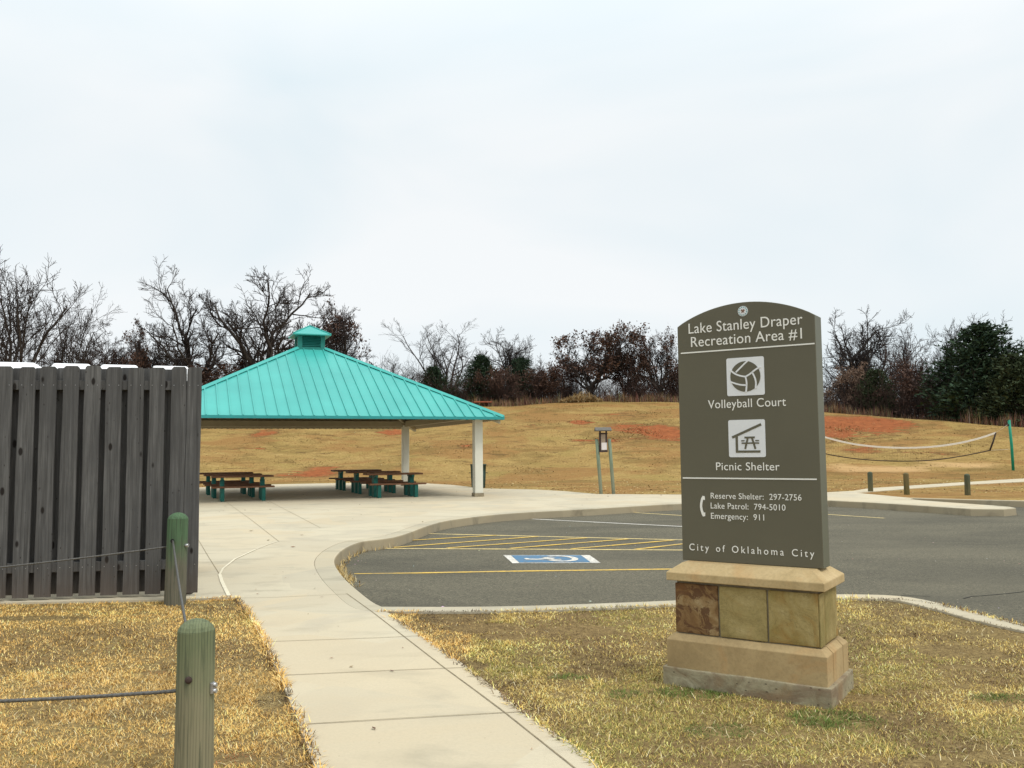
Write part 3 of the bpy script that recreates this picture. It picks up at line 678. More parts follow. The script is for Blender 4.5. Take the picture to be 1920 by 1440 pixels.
for i, (sx, sy) in enumerate(((1, -1), (1, 1), (-1, 1), (-1, -1))):
    c = MB(); c.box((sx * CI - 0.135, sy * CI - 0.135, 0.10), (sx * CI + 0.135, sy * CI + 0.135, ze + 0.05), 0, None, 0.012)
    co = c.build('column', M['column'], shel)
    if i: co['label'] = None; del co['label']
    g_ = MB(); g_.box((sx * CI - 0.16, sy * CI - 0.16, -0.01), (sx * CI + 0.16, sy * CI + 0.16, 0.105), 0, None, 0.012); g_.build('column_base', M['collar'], co)
# cupola
cu = MB(); cb = 0.47; z0 = ze + DZ1 - 0.02; z1 = z0 + 0.55
for k in range(4):
    mt = Matrix.Rotation(k * math.pi / 2, 4, 'Z')
    cu.box((-cb, -cb, z0), (-cb + 0.15, -cb + 0.15, z1), 0, mt)
    cu.box((-cb + 0.15, -cb + 0.004, z0), (cb - 0.15, -cb + 0.05, z0 + 0.09), 0, mt)
    cu.box((-cb + 0.15, -cb + 0.004, z1 - 0.06), (cb - 0.15, -cb + 0.05, z1), 0, mt)
    cu.box((-cb - 0.05, -cb - 0.05, z0 - 0.05), (cb + 0.05, -cb + 0.02, z0 + 0.035), 0, mt)
cuo = cu.build('cupola', M['cupola'], shel)
lv = MB()
for k in range(4):
    mt = Matrix.Rotation(k * math.pi / 2, 4, 'Z')
    for j in range(7):
        zz = z0 + 0.09 + j * 0.057; lv.add([mt @ Vector(p) for p in ((-cb + .15, -cb + .01, zz), (cb - .15, -cb + .01, zz), (cb - .15, -cb + .06, zz + .057), (-cb + .15, -cb + .06, zz + .057), (-cb + .15, -cb + .022, zz - .01), (cb - .15, -cb + .022, zz - .01))], [(0, 1, 2, 3), (4, 5, 1, 0)])
lv.build('louvre', M['louvre'], cuo)
cr_ = MB(); ch = 0.66; zt = ze + DZ2 + 0.02
for k in range(4):
    mt = Matrix.Rotation(k * math.pi / 2, 4, 'Z')
    cr_.add([mt @ Vector(p) for p in ((-ch, -ch, z1), (ch, -ch, z1), (0, 0, zt))], [(0, 1, 2)])
    cr_.add([mt @ Vector(p) for p in ((-ch, -ch, z1), (ch, -ch, z1), (ch, -ch, z1 - .035), (-ch, -ch, z1 - .035))], [(3, 2, 1, 0)])
    cr_.tube([mt @ Vector((ch, -ch, z1 + .01)), mt @ Vector((0, 0, zt + .01))], 0.022, 5)
cr_.add([(-ch, -ch, z1 - .034), (ch, -ch, z1 - .034), (ch, ch, z1 - .034), (-ch, ch, z1 - .034)], [(3, 2, 1, 0)])
cr_.build('cupola_roof', M['roof'], cuo)

# ================================================================== PICNIC TABLES
def make_table():
    t = thing('picnic_table', 'x', 'picnic table')
    b = MB()
    for j in range(5): b.box((-0.92, -0.36 + j * 0.146, 0.71), (0.92, -0.36 + j * 0.146 + 0.136, 0.765), 0, None, 0.008)
    b.build('tabletop', M['brown'], t)
    for s_ in (-1, 1):
        b = MB()
        for j in range(2): b.box((-0.92, s_ * 0.66 - 0.14 + j * 0.145, 0.405), (0.92, s_ * 0.66 - 0.14 + j * 0.145 + 0.135, 0.455), 0, None, 0.008)
        bo = b.build('bench', M['brown'], t)
        for e_ in (-1, 1):
            g_ = MB(); g_.box((e_ * 0.60 - 0.055, s_ * 0.66 - 0.10, 0.0), (e_ * 0.60 + 0.055, s_ * 0.66 + 0.10, 0.403), 0, None, 0.008); g_.build('bench_leg', M['green_leg'], bo)
    for e_ in (-1, 1):
        g_ = MB(); g_.box((e_ * 0.60 - 0.065, -0.17, 0.0), (e_ * 0.60 + 0.065, 0.17, 0.64), 0, None, 0.008); g_.box((e_ * 0.60 - 0.04, -0.33, 0.641), (e_ * 0.60 + 0.04, 0.33, 0.708)); g_.build('leg', M['green_leg'], t)
    return t
tab = make_table()
spots = [(2.25, -3.35, 'brown picnic table nearest the right front column of the shelter'), (2.2, -0.55, 'middle one of the three brown picnic tables in the right row under the shelter'),
         (2.15, 2.3, 'furthest back of the three brown picnic tables in the right row under the shelter'),
         (-2.45, -2.95, 'front brown picnic table of the left row, nearest the wooden fence'), (-2.6, -0.75, 'middle brown picnic table of the left row under the shelter'), (-2.7, 1.5, 'brown picnic table at the back of the left row under the shelter')]
E1 = Vector((math.cos(SPHI), math.sin(SPHI))); N1 = Vector((-math.sin(SPHI), math.cos(SPHI)))
for i, (a, b, lab) in enumerate(spots):
    o = tab if i == 0 else copy_tree(tab); p = Vector(SC) + E1 * a + N1 * b
    o.location = (p.x, p.y, gz(p.x, p.y) + 0.022); o.rotation_euler = (0, 0, SPHI + random.uniform(-.03, .03)); tag(o, lab, 'picnic table', 'picnic tables under the shelter')

# bin behind the right front column
bp = gpx(897, 914.5)
bn = thing('trash_can', 'dark green trash can standing on the grass behind the right shelter column', 'trash can', (bp[0], bp[1], gz(*bp) - 0.01))
b = MB(); b.lathe([(0.25, 0), (0.27, 0.02), (0.30, 0.55), (0.295, 0.56), (0.315, 0.90), (0.33, 0.905), (0.33, 0.95), (0.305, 0.95), (0.30, 0.90), (0.02, 0.88)], 24); b.build('body', M['bin'], bn)
for s_ in (-1, 1):
    h = MB(); h.tube([(s_ * 0.30, -0.08, 0.60), (s_ * 0.36, -0.07, 0.61), (s_ * 0.36, 0.07, 0.61), (s_ * 0.30, 0.08, 0.60)], 0.014, 6); h.build('handle', M['darkmetal'], bn)

# ================================================================== PARK SIGN
TH = 0.5862; SX, SY = 1.8633, 5.3
L_, W_, PL_, PW_ = 1.0212, 0.5073, 0.93, 0.155
a_s = Vector((-math.cos(TH), math.sin(TH), 0)); b_s = Vector((math.sin(TH), math.cos(TH), 0))
org = Vector((SX, SY, 0)) + a_s * (L_ / 2) + b_s * (W_ / 2)
gsign = gz(org.x, org.y)
sign = thing('park_sign', 'tall olive park sign with white lettering and arched top on a stone base', 'sign', (org.x, org.y, gsign), math.atan2(-a_s.y, -a_s.x))
SM = Matrix.Translation((org.x, org.y, gsign)) @ Matrix.Rotation(math.atan2(-a_s.y, -a_s.x), 4, 'Z'); SMI = SM.inverted()
# local frame: x to the viewer's right along the face, y to the back, z up
ZC1, ZC0 = EYE - 0.798 - gsign, EYE - 0.846 - gsign
zpb = ZC1 + 0.055          # panel bottom
zps = EYE + 0.849 - gsign  # panel shoulder
hl = PL_ / 2; yf = -PW_ / 2
def chamfer_block(mb, lx, ly, z0, z1, ch, mi=0, base_bev=0.0):
    X, Y = lx / 2, ly / 2
    P = [(-X, -Y, z0), (X, -Y, z0), (X, Y, z0), (-X, Y, z0), (-X, -Y, z1 - ch[1]), (X, -Y, z1 - ch[1]), (X, Y, z1 - ch[1]), (-X, Y, z1 - ch[1]), (-X + ch[0], -Y + ch[0], z1), (X - ch[0], -Y + ch[0], z1), (X - ch[0], Y - ch[0], z1), (-X + ch[0], Y - ch[0], z1)]
    mb.add(P, [(3, 2, 1, 0), (8, 9, 10, 11)] + [(i, (i + 1) % 4, 4 + (i + 1) % 4, 4 + i) for i in range(4)] + [(4 + i, 4 + (i + 1) % 4, 8 + (i + 1) % 4, 8 + i) for i in range(4)], mi)
def soften(o, w=0.006, seg=2, ang=30):
    m_ = o.modifiers.new('bevel', 'BEVEL'); m_.width = w; m_.segments = seg; m_.limit_method = 'ANGLE'; m_.angle_limit = R(ang); return o
cp_ = MB(); chamfer_block(cp_, L_, W_, ZC0 - 0.012, zpb - 0.001, (0.085, 0.062)); soften(cp_.build('cap_stone', M['cap'], sign), 0.005)
zp1, zp0 = EYE - 1.205 - gsign, EYE - 1.418 - gsign
bodyL, bodyW = L_ - 0.085, W_ - 0.085
# mortar core and stones
mc = MB(); mc.box((-bodyL / 2 + 0.012, -bodyW / 2 + 0.012, zp1 - 0.02), (bodyL / 2 - 0.012, bodyW / 2 - 0.012, ZC0 - 0.013)); mc.build('mortar_core', M['mortar'], sign)
def rough_stone(name, lo, hi, mat, seed, notch=None):
    bm = bmesh.new(); bmesh.ops.create_cube(bm, size=1)
    for v in bm.verts: v.co = Vector([(lo[i] + hi[i]) / 2 + v.co[i] * (hi[i] - lo[i]) for i in range(3)])
    bmesh.ops.subdivide_edges(bm, edges=list(bm.edges), cuts=9, use_grid_fill=True)
    from mathutils import noise as mn
    for v in bm.verts:
        q = v.co * 9 + Vector((seed * 7.1, seed * 3.3, 0)); d = mn.noise_vector(q) * 0.0045 + mn.noise_vector(q * 0.35) * 0.006; v.co += Vector((d.x * .5, d.y, d.z * .5))
    me = bpy.data.meshes.new(name); bm.to_mesh(me); bm.free(); me.materials.append(mat)
    o = bpy.data.objects.new(name, me); COL.objects.link(o); o.parent = sign; me.polygons.foreach_set('use_smooth', [True] * len(me.polygons)); soften(o, 0.006, 2, 50); return o
zs0, zs1 = zp1 + 0.006, ZC0 - 0.032
x0, x1, x2, x3 = -bodyL / 2, -bodyL / 2 + 0.298, -bodyL / 2 + 0.615, bodyL / 2
for nm, xa, xb, mk, sd, lab in (('stone', x0, x1 - .006, 'stone_rust', 1, 'rust brown mottled stone'), ('stone', x1 + .006, x2 - .006, 'stone_olive', 2, 'plain olive tan stone'), ('stone', x2 + .006, x3 - 0.008, 'stone_ochre', 3, 'ochre stone with an orange corner')):
    o = rough_stone(nm, (xa, -bodyW / 2, zs0), (xb, -bodyW / 2 + 0.10, zs1), M[mk], sd); o['label'] = lab
rough_stone('stone', (bodyL / 2 - 0.09, -bodyW / 2 + 0.112, zs0), (bodyL / 2 + 0.002, bodyW / 2 - 0.055, zs1), M['stone_olive'], 4)
rough_stone('stone', (bodyL / 2 - 0.09, bodyW / 2 - 0.047, zs0), (bodyL / 2, bodyW / 2, zs1), M['stone_ochre'], 5)
rough_stone('stone', (bodyL / 2 - 0.007, -bodyW / 2 + 0.001, zs0), (bodyL / 2 + 0.001, -bodyW / 2 + 0.10, zs1), M['stone_olive'], 6)
rough_stone('stone', (-bodyL / 2, -bodyW / 2 + 0.112, zs0), (-bodyL / 2 + 0.09, bodyW / 2, zs1), M['stone_olive'], 7)
rough_stone('stone', (-bodyL / 2 + 0.10, bodyW / 2 - 0.1, zs0), (bodyL / 2 - 0.10, bodyW / 2, zs1), M['stone_olive'], 8)
# plinth: front block plus the end blocks
pl = MB(); PLX, PLY = L_ + 0.005, W_ + 0.02
def plinth_piece(xa, xb, ya, yb, cf, cb_, cl, crr):
    c = 0.035; h = 0.035
    P = [(xa, ya, zp0), (xb, ya, zp0), (xb, yb, zp0), (xa, yb, zp0), (xa, ya, zp1 - h), (xb, ya, zp1 - h), (xb, yb, zp1 - h), (xa, yb, zp1 - h),
         (xa + c * cl, ya + c * cf, zp1), (xb - c * crr, ya + c * cf, zp1), (xb - c * crr, yb - c * cb_, zp1), (xa + c * cl, yb - c * cb_, zp1)]
    pl.add(P, [(3, 2, 1, 0), (8, 9, 10, 11)] + [(i, (i + 1) % 4, 4 + (i + 1) % 4, 4 + i) for i in range(4)] + [(4 + i, 4 + (i + 1) % 4, 8 + (i + 1) % 4, 8 + i) for i in range(4)])
X, Y = PLX / 2, PLY / 2
plinth_piece(-X, X, -Y, -Y + 0.14, 1, 0, 1, 1); plinth_piece(-X, X, -Y + 0.150, Y - 0.138, 0, 0, 1, 1); plinth_piece(-X, X, Y - 0.128, Y, 0, 1, 1, 1)
soften(pl.build('plinth', M['plinth'], sign), 0.004)
ft = MB(); bm_ = None
FX, FY = L_ / 2 + 0.028, W_ / 2 + 0.03
o = rough_stone('footing', (-FX, -FY, -0.16), (FX, FY, zp0 + 0.004), M['footing'], 9)
# panel: arched slab
zc_ = None; arc = []
rise = 0.128
for i in range(25):
    t = -1 + 2 * i / 24; arc.append((t * hl, zps + rise * (1 - t * t) ** 0.92 if abs(t) < 1 else zps))
poly = [(-hl, zpb), (hl, zpb)] + arc[::-1]
pn = MB()
n_ = len(poly)
vs_ = [(x, yf, z_) for x, z_ in poly] + [(x, -yf, z_) for x, z_ in poly]
pn.add(vs_, [list(range(n_))], 0); pn.f.append([n_ + i for i in range(n_ - 1, -1, -1)]); pn.mi.append(0); pn.sm.append(False)
for i in range(n_): pn.f.append([i, n_ + i, n_ + (i + 1) % n_, (i + 1) % n_]); pn.mi.append(1); pn.sm.append(False)
po = pn.build('panel', [M['olive'], M['olive_side']], sign); soften(po, 0.004, 2, 40)

def face(px, py, off=0.0):      # photo pixel -> (x, z) on the sign's face plane
    d = Vector(ray(px, py)); e_ = Vector((0, 0, EYE)); n_w = -b_s; p0 = SM @ Vector((0, yf - off, 0))
    t = (p0 - e_).dot(n_w) / d.dot(n_w); q = SMI @ (e_ + d * t); return q.x, q.z
_dgn = [0]
def text_mesh(body, space=1.0, word=1.0):
    cu_ = bpy.data.curves.new('lettering', 'FONT'); cu_.body = body; cu_.size = 1.0; cu_.space_character = space; cu_.space_word = word; cu_.extrude = 0.0; cu_.resolution_u = 6
    ob = bpy.data.objects.new('lettering', cu_); COL.objects.link(ob); bpy.context.view_layer.update()
    me = bpy.data.meshes.new_from_object(ob.evaluated_get(bpy.context.evaluated_depsgraph_get())); bpy.data.objects.remove(ob); bpy.data.curves.remove(cu_); return me
def lettering(body, pl_, pr_, cap_px, space=1.0, word=1.0, weight=0.0):
    """pl_, pr_: pixels of the baseline's two ends; cap height fitted in pixels at the line's middle"""
    me = text_mesh(body, space, word)
    co = np.array([v.co[:] for v in me.vertices]); x0_, x1_ = co[:, 0].min(), co[:, 0].max()
    capm = text_mesh('E'); ch_ = max(v.co.y for v in capm.vertices)
    (xa, za), (xb, zb) = face(*pl_), face(*pr_); mid = ((pl_[0] + pr_[0]) / 2, (pl_[1] + pr_[1]) / 2)
    hcap = face(mid[0], mid[1] - cap_px)[1] - face(*mid)[1]
    sx = (xb - xa) / (x1_ - x0_); sy = hcap / ch_
    zz = (za + zb) / 2
    depth = 0.003
    nv = len(me.vertices)
    vs2 = [(xa + (v.co.x - x0_) * sx, yf - depth, zz + v.co.y * sy) for v in me.vertices]
    fs2 = [list(p.vertices) for p in me.polygons]
    # one mesh per word: cut at the wide gaps
    xs_ = sorted(v.co.x for v in me.vertices); thr = 0.17 * space * word
    cuts = [(a + b) / 2 for a, b in zip(xs_[:-1], xs_[1:]) if b - a > thr]; out = []
    cx = [sum(me.vertices[i].co.x for i in f) / len(f) for f in fs2]
    for lo, hi in zip([-1e9] + cuts, cuts + [1e9]):
        fw = [f for f, c in zip(fs2, cx) if lo < c < hi]; ids = sorted({i for f in fw for i in f}); mp2 = {i: k for k, i in enumerate(ids)}
        out.append(word_mesh([vs2[i] for i in ids], [[mp2[i] for i in f] for f in fw]))
    return out
def word_mesh(vs2, fs2):
    nv = len(vs2); mb = MB(); mb.add(vs2, fs2)
    ecount = {}
    for f in fs2:
        for i in range(len(f)): ecount[(f[i], f[(i + 1) % len(f)])] = 1
    back = [(x, yf - 0.0005, z_) for x, _, z_ in vs2]
    mb.v += back
    for (p, q) in list(ecount):
        if (q, p) not in ecount: mb.f.append([q, p, p + nv, q + nv]); mb.mi.append(0); mb.sm.append(False)
    return mb.build('lettering', M['letter'], po)
lettering('Lake Stanley Draper', (1291.5, 625), (1505, 608.5), 19.5, 1.04)
lettering('Recreation Area #1', (1296, 650), (1504, 635.5), 19.2, 1.04)
lettering('Volleyball Court', (1328, 765), (1474, 762), 15.8, 1.05)
lettering('Picnic Shelter', (1343, 881.5), (1462, 882), 14.6, 1.05)
lettering('Reserve Shelter:  297-2756', (1333, 936), (1503, 937), 11.0, 1.06, 1.0)
lettering('Lake Patrol:  794-5010', (1333, 954.5), (1473, 956), 11.0, 1.06)
lettering('Emergency:  911', (1333.5, 973.2), (1433, 975), 11.0, 1.06)
lettering('City of Oklahoma City', (1293, 1035), (1527, 1041), 12.8, 1.45, 1.25)
def face_bar(mb, pts_, w, depth, mi=0):      # poly-line strip on the face, local (x, z) metres
    p = np.array(pts_); t = np.gradient(p, axis=0); t /= np.linalg.norm(t, axis=1)[:, None] + 1e-12; n2 = np.c_[-t[:, 1], t[:, 0]] * w / 2
    A, B = p + n2, p - n2; d0 = yf - 0.0005
    vs3 = []
    for i in range(len(p)): vs3 += [(A[i, 0], depth, A[i, 1]), (B[i, 0], depth, B[i, 1]), (B[i, 0], d0, B[i, 1]), (A[i, 0], d0, A[i, 1])]
    fs3 = [(0, 1, 2, 3), tuple(4 * (len(p) - 1) + k for k in (3, 2, 1, 0))]
    for i in range(len(p) - 1):
        for k in range(4): fs3.append((4 * i + k, 4 * (i + 1) + k, 4 * (i + 1) + (k + 1) % 4, 4 * i + (k + 1) % 4))
    mb.add(vs3, fs3, mi)
for pa, pb in (((1276.8, 662), (1527.5, 644.8)), ((1280.5, 896.8), (1531.5, 898))):
    b = MB(); (xa, za), (xb, zb) = face(*pa), face(*pb); zz = (za + zb) / 2; face_bar(b, [(xa, zz), (xb, zz)], 0.0085, yf - 0.003); b.build('rule_line', M['letter'], po)
def rsq(px0, py0, px1, py1):     # rounded square panel
    (xa, zt_), (xb, zb_) = face(px0, py0), face(px1, py1); cx_, cz_ = (xa + xb) / 2, (zt_ + zb_) / 2; h = (abs(xb - xa) + abs(zt_ - zb_)) / 4; r_ = 0.012
    pts_ = []
    for qx, qz, a0 in ((1, -1, -90), (1, 1, 0), (-1, 1, 90), (-1, -1, 180)):
        for k in range(5): t = R(a0 + 22.5 * k); pts_.append((cx_ + qx * (h - r_) + r_ * math.cos(t), cz_ + qz * (h - r_) + r_ * math.sin(t)))
    b = MB(); b.prism(pts_, yf - 0.004, yf - 0.0005); return b.build('pictogram_panel', M['sign_white'], po), cx_, cz_, h
vo_, cx_, cz_, h_ = rsq(1363, 671.5, 1433.5, 741)
bl = MB(); rb = h_ * 0.80
disc = [(cx_ + rb * math.cos(t), cz_ + rb * math.sin(t)) for t in np.linspace(0, 2 * math.pi, 41)[:-1]]
bl.prism(disc, yf - 0.0065, yf - 0.004, mi=0)
def bp2(pts_): return [(cx_ + x * rb, cz_ + z_ * rb) for x, z_ in smooth(np.array(pts_, float), 2)]
for c_ in ([(0.24, 1.04), (0.0, 0.86), (-0.28, 0.60), (-0.62, 0.30)], [(0.02, -0.02), (0.28, 0.10), (0.62, 0.36), (1.0, 0.58)], [(0.02, -0.02), (0.09, -0.35), (0.08, -0.7), (0.02, -1.06)],
           [(0.02, -0.02), (-0.35, 0.05), (-0.72, 0.22), (-1.0, 0.48)], [(0.07, -0.58), (-0.3, -0.55), (-0.62, -0.46), (-0.98, -0.32)], [(0.46, 0.26), (0.62, -0.05), (0.72, -0.42), (0.66, -0.84)]):
    face_bar(bl, bp2(c_), rb * 0.105, yf - 0.0078, 1)
bl.build('volleyball_symbol', [M['olive'], M['sign_white']], vo_)
pi_, cx_, cz_, h_ = rsq(1366, 787.5, 1436, 857.5)
ps = MB()
def q2(x, z_): return (cx_ + x * h_, cz_ + z_ * h_)
for k, (c_, w) in enumerate((([(-0.80, 0.06), (0.80, 0.74)], 0.13), ([(-0.55, 0.16), (-0.55, -0.72)], 0.13), ([(-0.615, -0.70), (0.72, -0.70)], 0.12), ([(-0.12, 0.05), (0.44, 0.05)], 0.10), ([(0.06, 0.04), (-0.10, -0.56)], 0.10), ([(0.28, 0.04), (0.46, -0.56)], 0.10),
              ([(-0.28, -0.25), (0.66, -0.25)], 0.075), ([(-0.30, -0.12), (-0.12, -0.12)], 0.06), ([(0.46, -0.12), (0.66, -0.12)], 0.06))):
    face_bar(ps, [q2(*p) for p in c_], w * h_, yf - 0.006 - k * 0.00015)
ps.build('shelter_symbol', M['olive'], pi_)
ph = MB(); (xa, zt_), (xb, zb_) = face(1313, 929.5), face(1322, 968.5)
hc = (zt_ + zb_) / 2; hh = (zt_ - zb_) / 2; xm = (xa + xb) / 2; ww = 0.018
hand = [(0.9, 0.96), (0.1, 1.0), (-0.45, 0.75), (-0.9, 0.3), (-1.0, 0.0), (-0.9, -0.3), (-0.45, -0.75), (0.1, -1.0), (0.9, -0.96), (1.0, -0.60), (0.35, -0.62), (0.0, -0.35), (-0.18, 0.0), (0.0, 0.35), (0.35, 0.62), (1.0, 0.60)]
ph.prism([(xm + x * ww, hc + z_ * hh) for x, z_ in hand][::-1], yf - 0.003, yf - 0.0005); ph.build('telephone_symbol', M['letter'], po)
sx_, sz_ = face(1393, 583.5); rs = abs(face(1402.5, 583.5)[0] - sx_)
M['seal_teal'] = plain('teal seal enamel', (0.16, 0.36, 0.36), 0.5, 0.05); M['seal_brown'] = plain('brown seal enamel', (0.20, 0.11, 0.07), 0.5, 0.05)
def circ(r_, n=32): return [(sx_ + r_ * math.cos(t), sz_ + r_ * math.sin(t)) for t in np.linspace(0, 2 * math.pi, n + 1)[:-1]]
se = MB(); se.prism(circ(rs), yf - 0.003, yf - 0.0005, mi=0); se.prism(circ(rs * 0.90), yf - 0.0038, yf - 0.003, mi=1); se.prism(circ(rs * 0.66), yf - 0.0046, yf - 0.0038, mi=0)
se.prism([(sx_ + x * rs, sz_ + z_ * rs) for x, z_ in ((-.42, .1), (-.15, .42), (.0, .18), (.2, .45), (.42, .1), (.2, -.1), (.38, -.42), (.05, -.2), (-.3, -.42), (-.18, -.05))][::-1], yf - 0.0054, yf - 0.0046, mi=2)
for t in np.linspace(0, 2 * math.pi, 13)[:-1]:
    x, z_ = sx_ + rs * .78 * math.cos(t), sz_ + rs * .78 * math.sin(t); face_bar(se, [(x - .004, z_), (x + .004, z_)], 0.005, yf - 0.0044, 0)
se.build('city_seal', [M['sign_white'], M['seal_teal'], M['seal_brown']], po)

# ================================================================== WOODEN FENCE
fr = gpx(372, 1119); FD = 9.19; fr = np.array((fr[0], fr[1])); FA = R(8.0)
fz = gz(*fr) + 0.022
fence = thing('wooden_fence', 'tall weathered grey board on board fence screening the portable toilets', 'fence', (fr[0], fr[1], fz), FA)
# local: x negative to the left, y to the back
FH = 2.44
def board(mb, x0_, x1_, y0_, y1_, h, z0_):
    w = x1_ - x0_; lean = random.uniform(-0.006, 0.006); c = 0.022; nz = 14; n0 = random.random() * 9
    rows = []
    for i in range(nz + 1):
        t = i / nz; z_ = z0_ + (h - c - z0_) * t; wob = 0.0028 * math.sin(n0 + t * 7) + 0.0022 * math.sin(n0 * 2 + t * 15)
        rows.append((x0_ + lean * t + wob, x1_ + lean * t + 0.0022 * math.sin(n0 * 3 + t * 9), z_))
    rows.append((x0_ + lean + c, x1_ + lean - c, h))
    warp = random.uniform(-0.006, 0.006); vs_ = []
    for a, b, z_ in rows:
        yw = warp * math.sin(math.pi * z_ / h)
        vs_ += [(a, y0_ + yw, z_), (b, y0_ + yw, z_), (b, y1_ + yw, z_), (a, y1_ + yw, z_)]
    m_ = len(rows); fs = [(3, 2, 1, 0), tuple(4 * (m_ - 1) + k for k in range(4))]
    for i in range(m_ - 1):
        for k in range(4): fs.append((4 * i + k, 4 * i + (k + 1) % 4, 4 * (i + 1) + (k + 1) % 4, 4 * (i + 1) + k))
    mb.add(vs_, fs)
front = MB(); back = MB()
xe = [(-0.150, -0.002), (-0.312, -0.157)]
x = -0.312 - 0.066
while x > -8.0:
    xe.append((x - 0.158, x)); x -= 0.158 + random.uniform(0.058, 0.070)
for a, b in xe: board(front, a, b, -0.060, -0.040, FH + random.uniform(-0.012, 0.012), 0.03 + random.uniform(-0.004, 0.004))
for (a, b), (c_, d_) in zip(xe[1:-1], xe[2:]):
    m_ = (a + d_) / 2; board(back, m_ - 0.079, m_ + 0.079, 0.040, 0.060, FH + random.uniform(-0.012, 0.012) - 0.01, 0.045)
front.build('front_boards', M['fence'], fence); back.build('back_boards', M['fence'], fence)
for zz in (0.33, FH - 0.20):
    b = MB(); b.box((-8.0, -0.0385, zz - 0.05), (-0.04, 0.0385, zz + 0.05), 0, None, 0.004); b.build('rail', M['fence'], fence)
for xx in (-0.125, -2.56, -5.0, -7.44):
    b = MB(); b.box((xx - 0.045, 0.062, -0.1), (xx + 0.045, 0.15, FH - 0.06), 0, None, 0.005); b.build('post', M['fence'], fence)
nl = MB()
for a, b in xe:
    for zz in (0.33, FH - 0.2):
        for xx in (a + 0.03, b - 0.03): nl.box((xx - 0.0035, -0.0622, zz - 0.0035), (xx + 0.0035, -0.058, zz + 0.0035))
nl.build('nail_heads', M['steel'], fence)['kind'] = 'stuff'

# portable toilets behind the fence
tb = R(20)
def toilet(px, depth, label):
    d = ray(px, 850); X = d[0] * depth / d[1]; t = thing('portable_toilet', label, 'portable toilet', (X, depth, gz(X, depth) + 0.02), tb, 'portable toilets behind the fence')
    b = MB(); b.box((-0.56, -0.56, 0.02), (0.56, 0.56, 2.30), 0, None, 0.03); b.build('cabin', M['toilet_wall'], t)
    for xx in (-0.54, 0.54): b = MB(); b.box((xx - 0.018, -0.59, 0.1), (xx + 0.018, -0.555, 2.3), 0); b.build('corner_trim', M['toilet_white'], t)
    b = MB(); b.box((-0.585, -0.585, 2.32), (0.585, 0.585, 2.505), 0, None, 0.03)
    for xx in (-0.29, 0.29):
        P = [(xx - 0.24, -0.5, 2.50), (xx + 0.24, -0.5, 2.50), (xx + 0.24, 0.5, 2.50), (xx - 0.24, 0.5, 2.50), (xx - 0.19, -0.42, 2.585), (xx + 0.19, -0.42, 2.585), (xx + 0.19, 0.42, 2.585), (xx - 0.19, 0.42, 2.585)]
        b.add(P, [(4, 5, 6, 7)] + [(i, (i + 1) % 4, 4 + (i + 1) % 4, 4 + i) for i in range(4)])
    soften(b.build('roof', M['toilet_white'], t), 0.02, 3)
    v_ = MB(); v_.tube([(0.42, 0.4, 2.5), (0.42, 0.4, 2.54)], 0.05, 10); v_.build('vent_pipe', M['toilet_white'], t)
toilet(88, 10.6, 'portable toilet with white roof behind the fence, further from the shelter')
toilet(272, 11.0, 'portable toilet with white roof behind the fence, nearer the shelter')

# ================================================================== BOLLARDS AND CABLES
def bollard(pos, r_, h, mat, label, group, lean=(0, 0), bolt=None, n=32):
    t = thing('timber_bollard', label, 'bollard', (pos[0], pos[1], gz(*pos) - 0.01), 0, group)
    t.rotation_euler = (lean[0], lean[1], random.uniform(0, 6))
    b = MB(); p_ = [(r_ * 1.03, -0.25), (r_ * 1.03, 0.0), (r_ * 1.0, h * 0.4), (r_ * 0.985, h - r_ * 0.64), (r_ * 0.985, h - r_ * 0.635), (r_ * 0.975, h - r_ * 0.60), (r_ * 0.975, h - r_ * 0.595), (r_ * 0.86, h - r_ * 0.38), (r_ * 0.66, h - r_ * 0.19), (r_ * 0.42, h - r_ * 0.06), (r_ * 0.16, h)]
    b.lathe(p_[:5], n, 0, None, 0.008); k0 = len(b.f); b.lathe([(p_[5][0] * 1.0, p_[5][1] - 0.003)] + p_[5:], 16, 0); b.sm[k0:] = [False] * (len(b.f) - k0); b.build('post', mat, t); return t
P1 = Vector(dpx(374, 870, 4.33)); p1 = (P1.x, 4.33); H1 = EYE - (1165 - 851.5) * 4.30 / F - gz(*p1) + 0.035
p2v = gpx(328, 1133); p2 = (p2v[0], p2v[1]); H2 = (1133 - 967) * p2[1] / F + 0.02
bo1 = bollard(p1, 0.089, H1, M['bollard'], 'nearest bollard, thick green stained timber with a domed top beside the path', 'timber bollards along the cable', n=40)
bo2 = bollard(p2, 0.103, H2, M['bollard_old'], 'grey timber bollard with bright green top in front of the fence corner', 'timber bollards along the cable', (0, R(1.2)))
# bolt on the near bollard, hole on the other, cable clips
zb1 = EYE - (1264 - 851.5) * 4.24 / F
b = MB(); b.lathe([(0.017, 0), (0.017, 0.006), (0.012, 0.011), (0.004, 0.012)], 12, 0, Matrix.Translation((p1[0], p1[1] - 0.0885, zb1)) @ Matrix.Rotation(R(90), 4, 'X'))
o = b.build('bolt', M['kiosk']); o.parent = bo1; o.matrix_parent_inverse = Matrix.Translation(bo1.location).inverted() if False else (Matrix.LocRotScale(bo1.location, bo1.rotation_euler, None)).inverted()
def stick(mb, name, mat, parent):
    o = mb.build(name, mat); o.parent = parent; o.matrix_parent_inverse = Matrix.LocRotScale(parent.location, parent.rotation_euler, None).inverted(); return o
b = MB(); zc1 = EYE - (1278 - 851.5) * 4.31 / F
for dz in (-0.014, 0.014):
    b.tube([(p1[0] + 0.080, p1[1] - 0.02, zc1 + dz), (p1[0] + 0.112, p1[1] - 0.024, zc1 + dz)], 0.0115, 10)
b.box((p1[0] + 0.083, p1[1] - 0.035, zc1 - 0.026), (p1[0] + 0.099, p1[1] - 0.005, zc1 + 0.026), 0, None, 0.003)
